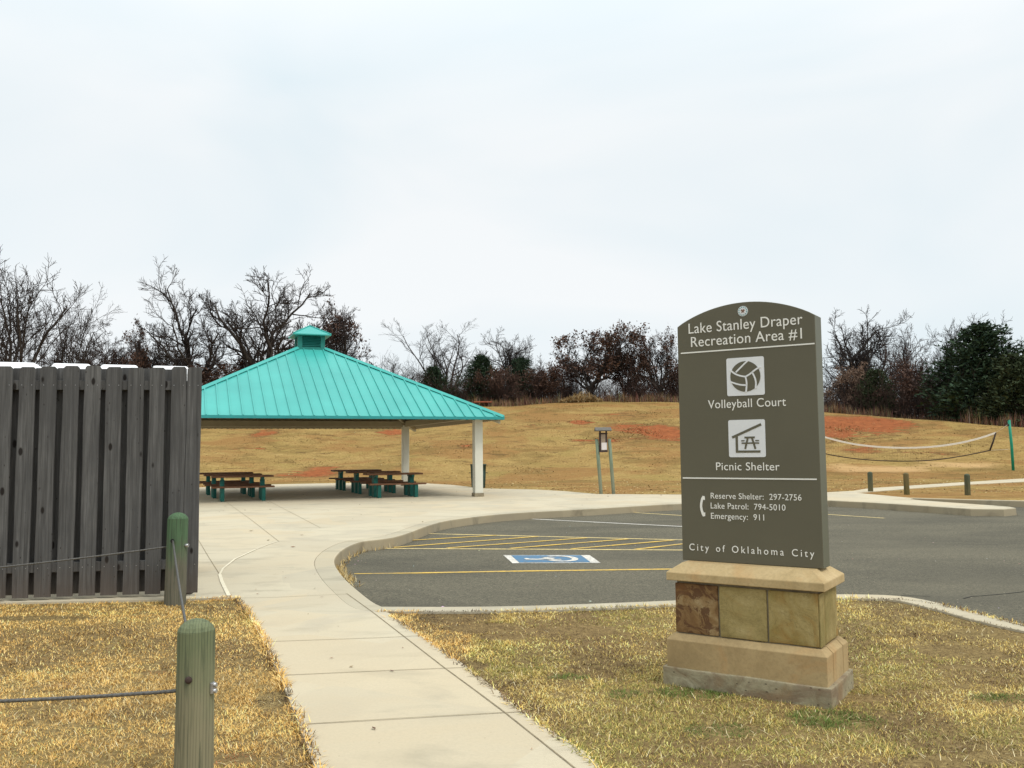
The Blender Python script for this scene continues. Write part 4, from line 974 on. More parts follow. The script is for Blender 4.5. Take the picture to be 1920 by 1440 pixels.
stick(b, 'cable_clip', M['steel'], bo1)
zc2 = EYE - (1020 - 852) * p2[1] / F
b = MB(); b.tube([(p2[0] + 0.09, p2[1] - 0.02, zc2), (p2[0] + 0.135, p2[1] - 0.024, zc2)], 0.018, 10); stick(b, 'cable_clip', M['steel'], bo2)
zh = EYE - (1012 - 852) * (p2[1] - 0.1) / F
b = MB(); b.lathe([(0.021, 0), (0.020, 0.0015)], 14, 0, Matrix.Translation((p2[0], p2[1] - 0.1045, zh)) @ Matrix.Rotation(R(90), 4, 'X')); stick(b, 'drilled_hole', plain('dark drilled hole', (0.01, 0.01, 0.01)), bo2)
def cable(a, b_, sag, r_, label):
    pts_ = []
    for i in range(25):
        t = i / 24; p = Vector(a).lerp(Vector(b_), t); p.z -= sag * 4 * t * (1 - t); pts_.append(p)
    m_ = MB(); m_.tube(pts_, r_, 8)
    # twisted strands
    for s_ in range(3):
        q = []
        for i in range(24 * 14 + 1):
            t = i / (24 * 14); p = Vector(a).lerp(Vector(b_), t); p.z -= sag * 4 * t * (1 - t); L = (Vector(b_) - Vector(a)).length
            an = 2 * math.pi * (s_ / 3 + t * L / 0.075); d = (Vector(b_) - Vector(a)).normalized(); u_ = d.cross(Vector((0, 0, 1))).normalized(); w_ = u_.cross(d); q.append(p + (u_ * math.cos(an) + w_ * math.sin(an)) * r_ * 0.55)
        m_.tube(q, r_ * 0.6, 5, 0, False)
    return tag(m_.build('steel_cable', M['cable']), label, 'cable', 'steel cables between the bollards')
za = EYE - (1283 - 852) * 4.33 / F; zb_ = EYE - (1310 - 855) * 4.25 / F
A = Vector((p1[0] - 0.06, p1[1], za)); B = dpx(0, 1310, 4.25); cable(A, A + (B - A) * 1.7, 0.012, 0.0085, 'grey steel cable running left from the nearest bollard across the grass')
A = Vector((p2[0] - 0.07, p2[1], EYE - (1022 - 852) * p2[1] / F)); B = dpx(0, 1060, p2[1] - 0.35); cable(A, A + (B - A) * 1.6, 0.02, 0.0085, 'grey steel cable sagging left in front of the dark fence boards')
A = Vector((p2[0] + 0.004, p2[1] - 0.10, zh)); B = Vector((p1[0] - 0.03, p1[1] + 0.085, zb1 - 0.02)); cable(A, B, 0.05, 0.0085, 'slack steel cable hanging between the grey bollard and the nearest bollard')

for px, pb, pt, mk, lab in ((1632.5, 922.5, 884, 'bollard_far', 'grey green bollard closest to the sign at the fork of the footpath'), (1700.5, 927.5, 886, 'bollard_tan', 'tan timber bollard, the middle of the three on the grass island'), (1814.5, 928.5, 888, 'bollard_far', 'grey timber bollard on the grass island, the one nearest the green net post')):
    q = gpx(px, pb); h = (pb - pt) * q[1] / F; bollard(q, 0.083, h, M[mk], lab, 'three bollards on the grass island', (R(random.uniform(-1, 1)), R(random.uniform(-2, 1))), n=16)

# ================================================================== NOTICE BOARD (leaning)
ka, kb_ = gpx(1126, 926.5), gpx(1152, 927.5)
kc = (ka + kb_) / 2; kd = kc[1]; kz = gz(*kc)
kio = thing('notice_board', 'small roofed wooden notice board on two leaning pale green posts', 'notice board', (kc[0], kd, kz), 0)
px2m = kd / F; lean_x = -6.5 * px2m
hs = abs(kb_[0] - ka[0]) / 2; ktop = (926 - 823) * px2m
for s_ in (-1, 1):
    b = MB(); b.tube([(s_ * hs, 0, -0.2), (s_ * hs, 0, 0), (s_ * hs + lean_x * .5, 0, ktop * .5), (s_ * hs + lean_x, 0, ktop)], 0.058, 12); b.build('post', M['post_pale'], kio)
zb0, zb1_ = (926 - 846) * px2m, (926 - 811.5) * px2m; xo = lean_x
fw = hs - 0.075
b = MB(); b.box((xo - fw, -0.07, zb0), (xo + fw, 0.03, zb1_), 0, None, 0.01)
for s_ in (-1, 1): b.box((xo + s_ * (fw - 0.03) - 0.028, -0.075, zb0 - 0.02), (xo + s_ * (fw - 0.03) + 0.028, -0.068 + 0.02, (926 - 803) * px2m), 0)
b.box((xo - fw - .01, -0.09, zb0 - 0.03), (xo + fw + .01, -0.0755, zb0 + 0.03)); b.box((xo - fw - .01, -0.09, zb1_ - 0.045), (xo + fw + .01, -0.0755, zb1_ + 0.0))
b.build('frame', M['kiosk'], kio)
b = MB(); b.box((xo - fw + 0.062, -0.0735, zb0 + 0.035), (xo + fw - 0.062, -0.0705, zb1_ - 0.05)); bk = b.build('backing_board', M['cork'], kio)
b = MB(); b.box((xo - 0.06, -0.0765, zb0 + 0.05), (xo + 0.115, -0.074, zb0 + 0.05 + 0.24), 0); b.build('notice', M['paper'], bk)
b = MB(); zr = (926 - 806.5) * px2m; rw = hs + 0.06; hr = 0.10
for s_ in (-1, 1):
    P = [(xo - rw, 0, zr + hr), (xo + rw, 0, zr + hr), (xo + rw, s_ * 0.24, zr), (xo - rw, s_ * 0.24, zr)]
    P2 = [(x_, y_, z_ - 0.03) for x_, y_, z_ in P]; b.add(P + P2, [(0, 1, 2, 3), (7, 6, 5, 4), (2, 3, 7, 6)[::-1], (0, 3, 7, 4), (1, 5, 6, 2)])
b.build('gable_roof', M['kiosk_roof'], kio)
for s_ in (-1, 1):
    b = MB(); b.add([(xo + s_ * (rw - .04), -.17, zr - .0), (xo + s_ * (rw - .04), .17, zr), (xo + s_ * (rw - .04), 0, zr + hr - .035), (xo + s_ * (rw - .06), -.17, zr), (xo + s_ * (rw - .06), .17, zr), (xo + s_ * (rw - .06), 0, zr + hr - .035)], [(0, 1, 2), (5, 4, 3), (0, 3, 4, 1)]); b.build('gable_end', M['kiosk'], kio)

# ================================================================== VOLLEYBALL NET
VD = 45.5; vp = gpx(1900, 882); vx, vd = vp[0], vp[1]
NP = thing('net_post', 'green steel volleyball net post at the right edge of the sand court', 'net post', (vx, vd, gz(vx, vd)), 0, 'volleyball net posts')
hN = (882 - 788) * vd / F
b = MB(); b.tube([(0, 0, -0.3), (-0.02, 0, hN * .5), (-0.085, 0, hN)], 0.068, 12); b.build('pole', M['volley_green'], NP)
b = MB(); b.box((-0.16, -0.05, hN * 0.90 - .04), (-0.075, 0.05, hN * 0.90 + .05), 0, None, 0.01); b.build('winch_bracket', M['darkmetal'], NP); b = MB(); b.tube([(-0.13, 0, hN - 0.02), (-0.17, 0, hN - .02)], 0.03, 8); b.build('pulley', M['darkmetal'], NP)
lx = ray(1478, 860)[0] / ray(1478, 860)[1] * vd
NP2 = thing('net_post', 'green steel net post hidden behind the park sign', 'net post', (lx, vd, gz(lx, vd)), 0, 'volleyball net posts')
b = MB(); b.tube([(0, 0, -0.3), (0, 0, hN)], 0.068, 12); b.build('pole', M['volley_green'], NP2)
def vpt(px, py): p = dpx(px, py, vd); return p
topc = [vpt(*p) for p in ((1513, 808), (1553, 822), (1600, 833), (1650, 838.5), (1700, 840), (1750, 838), (1800, 831), (1840, 821), (1867, 811.5))]
botc = [vpt(*p) for p in ((1519, 843), (1553, 852.5), (1600, 860), (1650, 864), (1700, 865), (1750, 863), (1800, 856), (1840, 848), (1856, 844.5))]
net = thing('volleyball_net', 'sagging volleyball net with white top tape and dark lower cord', 'net', (topc[4].x, vd, 0))
NI = Matrix.Translation((topc[4].x, vd, 0)).inverted()
def sm3(p): return [Vector(q) for q in smooth(np.array([list(v) for v in p]), 2)]
T, Bc = [NI @ p for p in sm3(topc)], [NI @ p for p in sm3(botc)]
b = MB()
vs_ = []
for p in T: vs_ += [p + Vector((0, -.012, .045)), p + Vector((0, -.012, -.045)), p + Vector((0, .012, -.045)), p + Vector((0, .012, .045))]
b.add(vs_, [(4 * i + k, 4 * i + (k + 1) % 4, 4 * i + 4 + (k + 1) % 4, 4 * i + 4 + k) for i in range(len(T) - 1) for k in range(4)]); b.build('top_tape', M['tape'], net)
b = MB(); b.tube(Bc, 0.028, 6); b.build('bottom_cord', M['cord'], net)
b = MB(); b.tube([T[-1], (T[-1] + Bc[-1]) / 2 + Vector((0.02, 0, 0)), Bc[-1]], 0.045, 6); b.build('end_band', M['cord'], net)
b = MB()
for j in range(1, 9): b.tube([T[i].lerp(Bc[i], j / 9) for i in range(0, len(T))], 0.0016, 3, 0, False)
for i in range(90):
    t = i / 89 * (len(T) - 1); k = min(int(t), len(T) - 2); b.tube([T[k].lerp(T[k + 1], t - k), Bc[k].lerp(Bc[k + 1], t - k)], 0.0016, 3, 0, False)
b.build('mesh_netting', M['cord'], net)
for q, lab in ((T[-1], 'top'), (Bc[-1], 'low')):
    tgt = NI @ Vector((vx - 0.07, vd, gz(vx, vd) + (hN * 0.93 if lab == 'top' else hN * 0.42))); b = MB(); b.tube([q, tgt], 0.006, 4); b.build('guy_rope', M['tape'], net)
tgt0 = NI @ Vector((lx, vd, gz(lx, vd) + hN * .93)); b = MB(); b.tube([T[0], tgt0], 0.006, 4); b.build('guy_rope', M['tape'], net)

# low rust red slab bench on the crest
q = gpx(905, 764); qd = 84.0; X = ray(905, 760)[0] * qd / ray(905, 760)[1]
rbn = thing('slab_bench', 'low rust red slab bench on the hill crest above the shelter eave', 'bench', (X, qd, gz(X, qd)), 0.1)
b = MB(); b.box((-0.85, -0.35, 0.36), (0.85, 0.35, 0.46), 0, None, 0.01); b.build('seat', M['red_wood'], rbn)
for s_ in (-1, 1): b = MB(); b.box((s_ * 0.6 - 0.09, -0.28, -0.1), (s_ * 0.6 + 0.09, 0.28, 0.358)); b.build('leg', M['kiosk'], rbn)

# ================================================================== TREES
def rvec(r_): return Vector((r_.gauss(0, 1), r_.gauss(0, 1), r_.gauss(0, 1)))
class Tree:
    """recursive branching; H about 10 m; trunk+limbs in one mesh, finer branches in another, leaf cards in a third"""
    def __init__(s, seed, kind):
        s.r = random.Random(seed); s.k = kind; s.tr = MB(); s.cr = MB(); s.lf = MB(); s.tips = []
        s.P = dict(
            oak=dict(H=10.0, trunk=0.20, r0=0.24, limbs=9, spread=1.12, crook=0.25, up=0.12, nb=(10, 8, 7, 5), ln=(0.66, 0.46, 0.48, 0.50)),
            tall=dict(H=11.0, trunk=0.16, r0=0.17, limbs=7, spread=0.62, crook=0.20, up=0.20, nb=(8, 7, 5, 3), ln=(0.72, 0.46, 0.48, 0.5)),
            multi=dict(H=9.0, trunk=0.05, r0=0.11, limbs=7, spread=0.42, crook=0.16, up=0.16, nb=(7, 7, 6, 3), ln=(0.85, 0.42, 0.48, 0.5)),
            brush=dict(H=6.0, trunk=0.04, r0=0.07, limbs=11, spread=0.62, crook=0.22, up=0.10, nb=(11, 8, 6, 3), ln=(0.80, 0.42, 0.46, 0.5)))[kind]
        p = s.P; H = p['H']; r_ = s.r
        base = Vector((0, 0, -0.4)); d = Vector((r_.gauss(0, .05), r_.gauss(0, .05), 1)).normalized()
        L0 = H * p['trunk']; pts = [base]; q = base.copy(); n = 5
        for i in range(n): d = (d + rvec(r_) * 0.07).normalized(); q = q + d * (L0 + .4) / n; pts.append(q.copy())
        rad = [p['r0'] * (1.35 if i == 0 else 1.0 - 0.06 * i) for i in range(n + 1)]
        s.tr.tube(pts, rad, 8, 0, False)
        nl = p['limbs']; a0 = r_.random() * 6
        for i in range(nl):
            az = a0 + i * 2.4 + r_.gauss(0, .25); sp = p['spread'] * (0.25 + 0.85 * ((i * 0.618) % 1.0)) * (1 if kind != 'oak' else 1.05)
            dd = Vector((math.sin(sp) * math.cos(az), math.sin(sp) * math.sin(az), math.cos(sp)))
            f = 0.72 + 0.28 * (i / max(1, nl - 1)) if kind in ('oak', 'tall') else 0.9
            st = pts[0].lerp(pts[-1], f) if i else pts[-1]
            k = min(n, max(1, int(f * n))); st = pts[k]
            s.branch(st, dd, H * p['ln'][0] * (1.12 - 0.25 * sp) * r_.uniform(.8, 1.1), p['r0'] * r_.uniform(.50, .70) if kind in ('oak', 'tall') else p['r0'] * r_.uniform(.6, 1.0), 1)
    def branch(s, st, d, L, rad, lev):
        p = s.P; r_ = s.r; n = (0, 8, 6, 4, 3)[lev]; pts = [st.copy()]; dirs = [d.copy()]; q = st.copy()
        for i in range(n):
            d = (d + rvec(r_) * p['crook'] * (1.0 if lev < 3 else 0.8) + Vector((0, 0, p['up'] * (1.0 if lev < 3 else .6)))).normalized()
            if d.z < -0.25: d.z = -0.1; d.normalize()
            q = q + d * L / n; pts.append(q.copy()); dirs.append(d.copy())
        tip = (0.3, 0.3, 0.3, 0.35, 0.5)[lev]; rmin = 0.0125 if s.k in ('oak', 'tall') else 0.0095
        rr = [max(rmin * (1 if lev < 4 else .8), rad * (1 - (1 - tip) * i / n)) for i in range(n + 1)]
        (s.tr if lev == 1 else s.cr).tube(pts, rr, (0, 6, 5, 3, 3)[lev], 0, False)
        if lev >= 3: s.tips.append((pts[-1], lev)); s.tips.append((pts[len(pts) // 2], lev))
        if lev < 4:
            nb = p['nb'][lev - 1]
            for i in range(nb):
                t = (0.22 if lev == 1 else 0.15) + (0.80 if lev == 1 else .85) * (i + r_.random()) / nb; k = min(n - 1, int(t * n)); f = t * n - k
                b0 = pts[k].lerp(pts[k + 1], min(1, f)); ax = rvec(r_).cross(dirs[k]).normalized(); an = r_.uniform(0.45, 1.05)
                dd = (dirs[k] * math.cos(an) + ax * math.sin(an)).normalized()
                s.branch(b0, dd, L * p['ln'][lev] * r_.uniform(.65, 1.1) * (1.15 - 0.45 * t), max(rmin, rr[k] * 0.55), lev + 1)
    def leaves(s, dens, size, keep=1.0, clump=0.35, n=2, zlim=None):
        r_ = s.r; ph = [r_.uniform(0, 6) for _ in range(6)]
        for t, lev in s.tips:
            v = math.sin(t.x * 1.3 + ph[0]) + math.sin(t.y * 1.5 + ph[1]) + math.sin(t.z * 1.7 + ph[2])
            if r_.random() > keep or v < -0.9 + (1 - dens) * 2.2: continue
            if zlim and t.z > zlim[1] * s.P['H']: continue
            for _ in range(n):
                c = t + rvec(r_) * clump * 0.5; a = rvec(r_).normalized(); b = a.cross(rvec(r_)).normalized(); z_ = size * r_.uniform(.6, 1.3)
                s.lf.add([c - a * z_, c + b * z_ * .45, c + a * z_, c - b * z_ * .45], [(0, 1, 2, 3)])
    def meshes(s, twig, leaf=None):
        out = [('trunk', s.tr.mesh('trunk', M['bark'])), ('crown', s.cr.mesh('crown', twig))]
        if s.lf.f: out.append(('foliage', s.lf.mesh('foliage', leaf)))
        s.h = float(np.percentile([v[2] for v in s.cr.v], 99.0)); xs = np.array([v[0] for v in s.cr.v]); ys = np.array([v[1] for v in s.cr.v]); s.w = (np.percentile(xs, 98) - np.percentile(xs, 2) + np.percentile(ys, 98) - np.percentile(ys, 2)) / 2
        return out, s.h, s.w
def cedar(seed, mat, spread=0.30, H=7.0, nl=9000):
    r_ = random.Random(seed); tr = MB(); tr.tube([(0, 0, -.4), (0.03, 0, H * .5), (0, 0.02, H * .94)], [0.16, 0.10, 0.02], 7, 0, False)
    lf = MB(); ph = [r_.uniform(0, 6) for _ in range(8)]
    tips = []
    nb = 150
    for i in range(nb):
        h = (i + r_.random()) / nb; z0_ = H * (0.03 + 0.93 * h); az = i * 2.399 + r_.gauss(0, .3)
        prof_ = (1 - h) ** 0.60 * (0.75 + 0.25 * min(1, h / 0.15)); Lb = H * spread * prof_ * r_.uniform(.68, 1.15) * (1 + 0.16 * math.sin(az * 2 + ph[0] + h * 5)) + 0.12
        d = Vector((math.cos(az), math.sin(az), 0.30 + 0.5 * h)).normalized(); st = Vector((0, 0, z0_)); q = [st + d * Lb * t + Vector((0, 0, -0.10 * Lb * math.sin(t * 3))) for t in (0, .35, .7, 1)]
        tr.tube(q, [0.03, .02, .014, .006], 3, 0, False)
        m_ = max(3, int(nl / nb * (Lb / (H * spread)) * 1.5))
        for k in range(m_):
            t = r_.random() ** 0.55; c = st + d * Lb * t + Vector((0, 0, -0.10 * Lb * math.sin(t * 3))); c += rvec(r_) * (0.07 + 0.13 * Lb * (1.05 - t) ** .5)
            a = (d * .8 + rvec(r_) * .55 + Vector((0, 0, .35))).normalized(); b = a.cross(rvec(r_)).normalized(); z_ = r_.uniform(.05, .125)
            lf.add([c - a * z_, c + b * z_ * .45, c + a * z_ * 1.2, c - b * z_ * .45], [(0, 1, 2, 3)])
    w = spread * H * 1.30
    return [('trunk', tr.mesh('trunk', M['bark'])), ('foliage', lf.mesh('foliage', mat))], H * 1.0, w

LIB = {}
def lib(key):
    if key in LIB: return LIB[key]
    nm, sd = key[:-1], int(key[-1])
    if nm in ('oak', 'tall', 'multi'): LIB[key] = Tree(100 + sd * 17 + len(nm), nm).meshes(M['twig'])
    elif nm == 'brush': LIB[key] = Tree(500 + sd * 13, 'brush').meshes(M['twig_red'] if sd % 2 else M['twig'])
    elif nm == 'brown':
        t = Tree(300 + sd * 11, 'oak'); t.leaves(0.66, 0.16, 0.42, 0.5, 2); LIB[key] = t.meshes(M['twig'], M['leaf_brown'])
    elif nm == 'sparse':
        t = Tree(350 + sd * 11, 'oak'); t.leaves(0.50, 0.15, 0.26, 0.45, 2); LIB[key] = t.meshes(M['twig'], M['leaf_brown'])
    elif nm == 'tanoak':
        t = Tree(400 + sd * 11, 'oak'); t.leaves(0.75, 0.17, 0.5, 0.5, 2); LIB[key] = t.meshes(M['twig'], M['leaf_tan'])
    elif nm == 'redbrush':
        t = Tree(450 + sd * 11, 'brush'); t.leaves(0.70, 0.14, 0.34, 0.45, 1); LIB[key] = t.meshes(M['twig_red'], M['leaf_brown'])
    elif nm == 'cedar': LIB[key] = cedar(600 + sd, M['cedar'], 0.31 if sd != 3 else 0.36, 7.0, 17000)
    elif nm == 'olivecedar': LIB[key] = cedar(650 + sd, M['cedar_pale'], 0.36, 6.0, 13000)
    return LIB[key]
NAMES = dict(oak=('bare_oak', 'bare tree'), tall=('bare_tree', 'bare tree'), multi=('bare_tree', 'bare tree'), brush=('bare_shrub', 'shrub'), brown=('brown_leaf_oak', 'oak tree'), sparse=('brown_leaf_oak', 'oak tree'), tanoak=('tan_leaf_oak', 'oak tree'), redbrush=('brown_shrub', 'shrub'), cedar=('cedar_tree', 'cedar'), olivecedar=('cedar_tree', 'cedar'))
GRP = dict(oak='bare trees along the hill crest', tall='bare trees along the hill crest', multi='bare trees along the hill crest', brush='leafless shrubs along the wood edge', brown='oaks still holding brown leaves', sparse='oaks still holding brown leaves', tanoak='oaks still holding brown leaves', redbrush='brown shrubs along the wood edge', cedar='dark evergreens along the wood edge', olivecedar='dark evergreens along the wood edge')
def plant(key, px, top, wpx, depth, rz, label, lean=(0, 0)):
    ms, h, w = lib(key); d = ray(px, top); X = d[0] / d[1] * depth; z0_ = gz(X, depth) - 0.1
    ztop = EYE + d[2] / d[1] * depth; sz_ = (ztop - z0_) / h; sw = (wpx / F * depth) / w
    sw = min(max(sw, sz_ * 0.55), sz_ * 1.9)
    nm = key[:-1]; t = thing(NAMES[nm][0], label, NAMES[nm][1], (X, depth, z0_), 0, GRP[nm])
    t.rotation_euler = (lean[0], lean[1], rz); t.scale = (sw, sw, sz_)
    for n_, me in ms: o = bpy.data.objects.new(n_, me); COL.objects.link(o); o.parent = t
FORE = [
 ('tall1', 26, 470, 200, 66, .3, 'tall bare tree at the left edge, highest one above the fence'),
 ('tall2', -40, 470, 160, 68, 2.1, 'bare tree cut by the left edge of the view, its branches reaching in', ),
 ('multi1', 112, 530, 110, 70, 1.2, 'slender bare tree with several stems leaning right above the white toilet roofs', (0, R(7))),
 ('multi2', 60, 600, 90, 74, 2.2, 'short thin bare tree between the two tall ones above the left of the fence'),
 ('brush1', 165, 620, 130, 78, .4, 'dense bare thicket tree above the middle of the fence'),
 ('brush2', 215, 640, 110, 82, 2.4, 'grey bare thicket just left of the small brown leafed oak above the fence'),
 ('brown1', 258, 622, 75, 78, .9, 'small oak with rusty leaves above the fence between thicket and the big bare oaks'),
 ('oak5', 360, 516, 205, 80, 0.0, 'big bare oak with a tall domed crown, the one nearer the fence end'),
 ('oak7', 494, 534, 225, 82, 0.0, 'large crooked bare oak directly left of the roof cupola'),
 ('sparse1', 622, 572, 110, 90, 1.5, 'bare oak with a few brown leaves directly right of the roof cupola'),
 ('redbrush1', 395, 685, 110, 80, .3, 'reddish brown shrub at the foot of the big bare oak beside the fence end'),
 ('redbrush2', 470, 672, 110, 84, 1.3, 'brown shrub showing above the left slope of the teal roof'),
 ('brush3', 310, 660, 120, 84, 2.0, 'low bare thicket above the right end of the fence'),
 ('redbrush3', 560, 668, 120, 90, 2.6, 'brown shrub mostly hidden behind the roof cupola'),
 ('multi3', 742, 668, 90, 88, .2, 'small pale bare tree left of the cedars, over the right slope of the teal roof'),
 ('multi4', 830, 604, 135, 92, .8, 'fan shaped bare tree with several stems standing behind the cedars'),
 ('cedar1', 812, 685, 85, 88, 0, 'dark cedar right of the small pale bare tree, furthest left of the evergreens'),
 ('cedar2', 902, 664, 75, 88, 1.0, 'dark pointed cedar between two bare fan shaped trees'),
 ('oak3', 955, 632, 105, 92, 1.9, 'small round crowned bare oak behind the cedars in mid hill'),
 ('cedar3', 978, 668, 60, 89, 2.0, 'narrow dark cedar in front of the small round bare oak'),
 ('redbrush4', 938, 690, 75, 86, .7, 'dark red brown shrub in front of the cedars in mid hill'),
 ('redbrush5', 1020, 680, 80, 87, 1.7, 'reddish shrub oak left of the big brown leafed oak'),
 ('brush4', 1055, 700, 80, 89, 2.7, 'dark bare thicket at the left foot of the big brown leafed oak'),
 ('brown2', 1104, 621, 150, 87, 1.4, 'largest oak holding brown leaves, standing above the straw heap'),
 ('brown3', 1168, 636, 75, 88, 2.6, 'smaller brown leafed oak touching the right side of the largest one'),
 ('sparse2', 1232, 622, 95, 87, .2, 'half bare oak with scattered brown leaves just left of the sign'),
 ('brush5', 1262, 700, 90, 88, 1.1, 'grey bare thicket partly hidden by the left edge of the sign'),
 ('brush6', 1195, 706, 100, 89, .5, 'low dark thicket between the brown leafed oaks and the half bare oak'),
 ('oak4', 1604, 590, 175, 84, 2.2, 'tall bare oak just right of the sign shoulder'),
 ('tanoak1', 1592, 684, 90, 79, .6, 'small oak with pale tan leaves low beside the right edge of the sign'),
 ('olivecedar1', 1641, 690, 70, 77, 1.2, 'low olive dark cedar right of the tan leafed oak'),
 ('tall3', 1672, 618, 100, 86, .9, 'grey bare tree behind the low olive cedar'),
 ('tall4', 1730, 612, 110, 84, 2.4, 'grey bare tree in the middle of the right wood'),
 ('brush7', 1694, 640, 120, 79, 1.9, 'dense brown bare thicket right of the low olive cedar'),
 ('redbrush6', 1722, 690, 110, 74, .5, 'reddish thicket in front of the grey bare trees in the right wood'),
 ('tall5', 1792, 606, 110, 82, 1.4, 'bare grey tree rising just left of the big cedar top'),
 ('cedar4', 1838, 602, 170, 68, .6, 'biggest dark cedar on the right, taller than everything beside it'),
 ('olivecedar2', 1900, 662, 120, 64, 2.0, 'broad olive dark cedar cut by the right edge of the view'),
 ('brush8', 1775, 690, 90, 70, 2.9, 'dark brown thicket at the left foot of the biggest cedar'),
 ('tall6', 1905, 606, 110, 80, .1, 'bare tree behind the broad cedar at the right edge'),
]
for t_ in FORE: plant(*t_[:7], *(t_[7:8]))

# undergrowth and wood behind: reads as one mass
ug = MB(); ru = random.Random(77)
def scrub(mb, x, y, h, n, sp):
    z_ = gz(x, y) - 0.1
    for _ in range(n):
        a = Vector((x + ru.gauss(0, sp), y + ru.gauss(0, sp * .6), z_)); d = Vector((ru.gauss(0, .38), ru.gauss(0, .38), 1)).normalized(); hh = h * ru.uniform(.45, 1.1)
        m_ = a + d * hh * .55 + rvec(ru) * .06 * h; e_ = m_ + (d + rvec(ru) * .35).normalized() * hh * .5
        mb.tube([a, m_, e_], [0.020, .013, .008], 3, 0, False)
        for _ in range(6):
            b0 = a.lerp(m_, ru.uniform(.4, 1)) if ru.random() < .5 else m_.lerp(e_, ru.random()); dd = (d + rvec(ru) * .6).normalized(); mb.tube([b0, b0 + dd * hh * .30], [0.011, .006], 3, 0, False)
for i in range(620):
    px = ru.uniform(-30, 1960)
    bx = ray(px, 760); X0 = bx[0] / bx[1]
    yc_ = 86.0
    for _ in range(4): yc_ = float(np.interp(X0 * yc_, _HX, _HY))
    y = yc_ + abs(ru.gauss(3.5, 4.0)) + 0.5; scrub(ug, X0 * y, y, ru.uniform(1.6, 4.4), 10, 0.9)
tag(ug.build('undergrowth', M['twig_red']), 'tangled leafless undergrowth along the edge of the wood', 'undergrowth', None, 'stuff')
wd = MB(); lf_ = []
for i in range(215):
    px = ru.uniform(-60, 1990) if i < 170 else ru.uniform(1270, 1550); bx = ray(px, 760); X0 = bx[0] / bx[1]; yc_ = 86.0
    for _ in range(4): yc_ = float(np.interp(X0 * yc_, _HX, _HY))
    y = yc_ + ru.uniform(9, 24); x = X0 * y; z_ = gz(x, y) - .2; h = ru.uniform(3.6, 6.4) if px < 1270 else ru.uniform(5.0, 8.0)
    scrub(wd, x, y, h, 9, 1.4)
tag(wd.build('background_wood', M['twig']), 'hazy mass of bare woodland behind the front trees', 'woodland', None, 'stuff')

# tall dead weeds along the crest
wv_, wf_, wc_ = [], [], []
def strip(P0, d, L, w, bend, col, V_, F_, C_, segs=2):
    side = Vector((d.y, -d.x, 0)); side = side.normalized() if side.length > 1e-4 else Vector((1, 0, 0)); o_ = len(V_)
    for i in range(segs):
        t = i / segs; p = P0 + Vector((d.x * L * t, d.y * L * t, d.z * L * t - bend * L * t * t)); ww = w * (1 - 0.5 * t); V_ += [p - side * ww, p + side * ww]; C_ += [col, col]
    p = P0 + Vector((d.x * L, d.y * L, d.z * L - bend * L)); V_.append(p); C_.append(col)
    for i in range(segs - 1): F_.append((o_ + 2 * i, o_ + 2 * i + 1, o_ + 2 * i + 3, o_ + 2 * i + 2))
    F_.append((o_ + 2 * segs - 2, o_ + 2 * segs - 1, o_ + 2 * segs))
wcols = [(0.17, 0.095, 0.06), (0.23, 0.15, 0.085), (0.30, 0.21, 0.12), (0.12, 0.07, 0.048), (0.20, 0.12, 0.075)]
for i in range(1700):
    px = ru.uniform(-30, 1970)
    if 1050 < px < 1130 and ru.random() < .8: continue
    bx = ray(px, 760); X0 = bx[0] / bx[1]; yc_ = 86.0
    for _ in range(4): yc_ = float(np.interp(X0 * yc_, _HX, _HY))
    y = yc_ + ru.uniform(-0.9, 3.0) - 0.9 * max(0, math.sin(px * .021)) ; x = X0 * y; z_ = gz(x, y) - .03; H_ = ru.uniform(.5, 1.35) * (0.75 + .4 * math.sin(px * .037) ** 2); c0 = ru.choice(wcols)
    for k in range(12):
        d = Vector((ru.gauss(0, .22), ru.gauss(0, .22), 1)).normalized(); c = tuple(v * ru.uniform(.75, 1.25) for v in c0)
        strip(Vector((x + ru.gauss(0, .22), y + ru.gauss(0, .2), z_)), d, H_ * ru.uniform(.6, 1.1), 0.022, ru.uniform(0, .15), c, wv_, wf_, wc_)
def blades_obj(name, V_, F_, C_, label, cat):
    me = bpy.data.meshes.new(name); me.from_pydata([tuple(v) for v in V_], [], F_); me.materials.append(M['blade'])
    a = me.color_attributes.new('col', 'FLOAT_COLOR', 'POINT'); a.data.foreach_set('color', np.c_[np.array(C_), np.ones(len(C_))].astype(np.float32).ravel()); me.update()
    o = bpy.data.objects.new(name, me); COL.objects.link(o); return tag(o, label, cat, None, 'stuff' if name != 'straw_heap' else None)
blades_obj('dead_weeds', wv_, wf_, wc_, 'tall dead brown weeds along the crest of the hill', 'weeds')

# straw heap on the crest
hv, hf, hc_ = [], [], []
hx = ray(1090, 745); hd = 84.0; HX_ = hx[0] / hx[1] * hd; hzb = gz(HX_, hd)
for i in range(3200):
    a = ru.uniform(0, 6.28); rr_ = math.sqrt(ru.random()); x = rr_ * math.cos(a) * 2.1; y = rr_ * math.sin(a) * 1.0; z_ = 0.95 * (1 - rr_ ** 1.6) * (0.75 + .25 * math.sin(x * 1.2 + 1)) * ru.uniform(.2, 1)
    d = Vector((ru.gauss(.4, 1), ru.gauss(0, .8), ru.gauss(.1, .5))).normalized(); c = ru.choice([(0.50, 0.37, 0.19), (0.42, 0.29, 0.13), (0.58, 0.45, 0.25), (0.30, 0.19, 0.09)])
    strip(Vector((HX_ + x, hd + y, hzb + z_)), d, ru.uniform(.3, .6), 0.02, .1, c, hv, hf, hc_)
blades_obj('straw_heap', hv, hf, hc_, 'heap of pale dry straw on the hill crest below the largest brown leafed oak', 'straw heap')

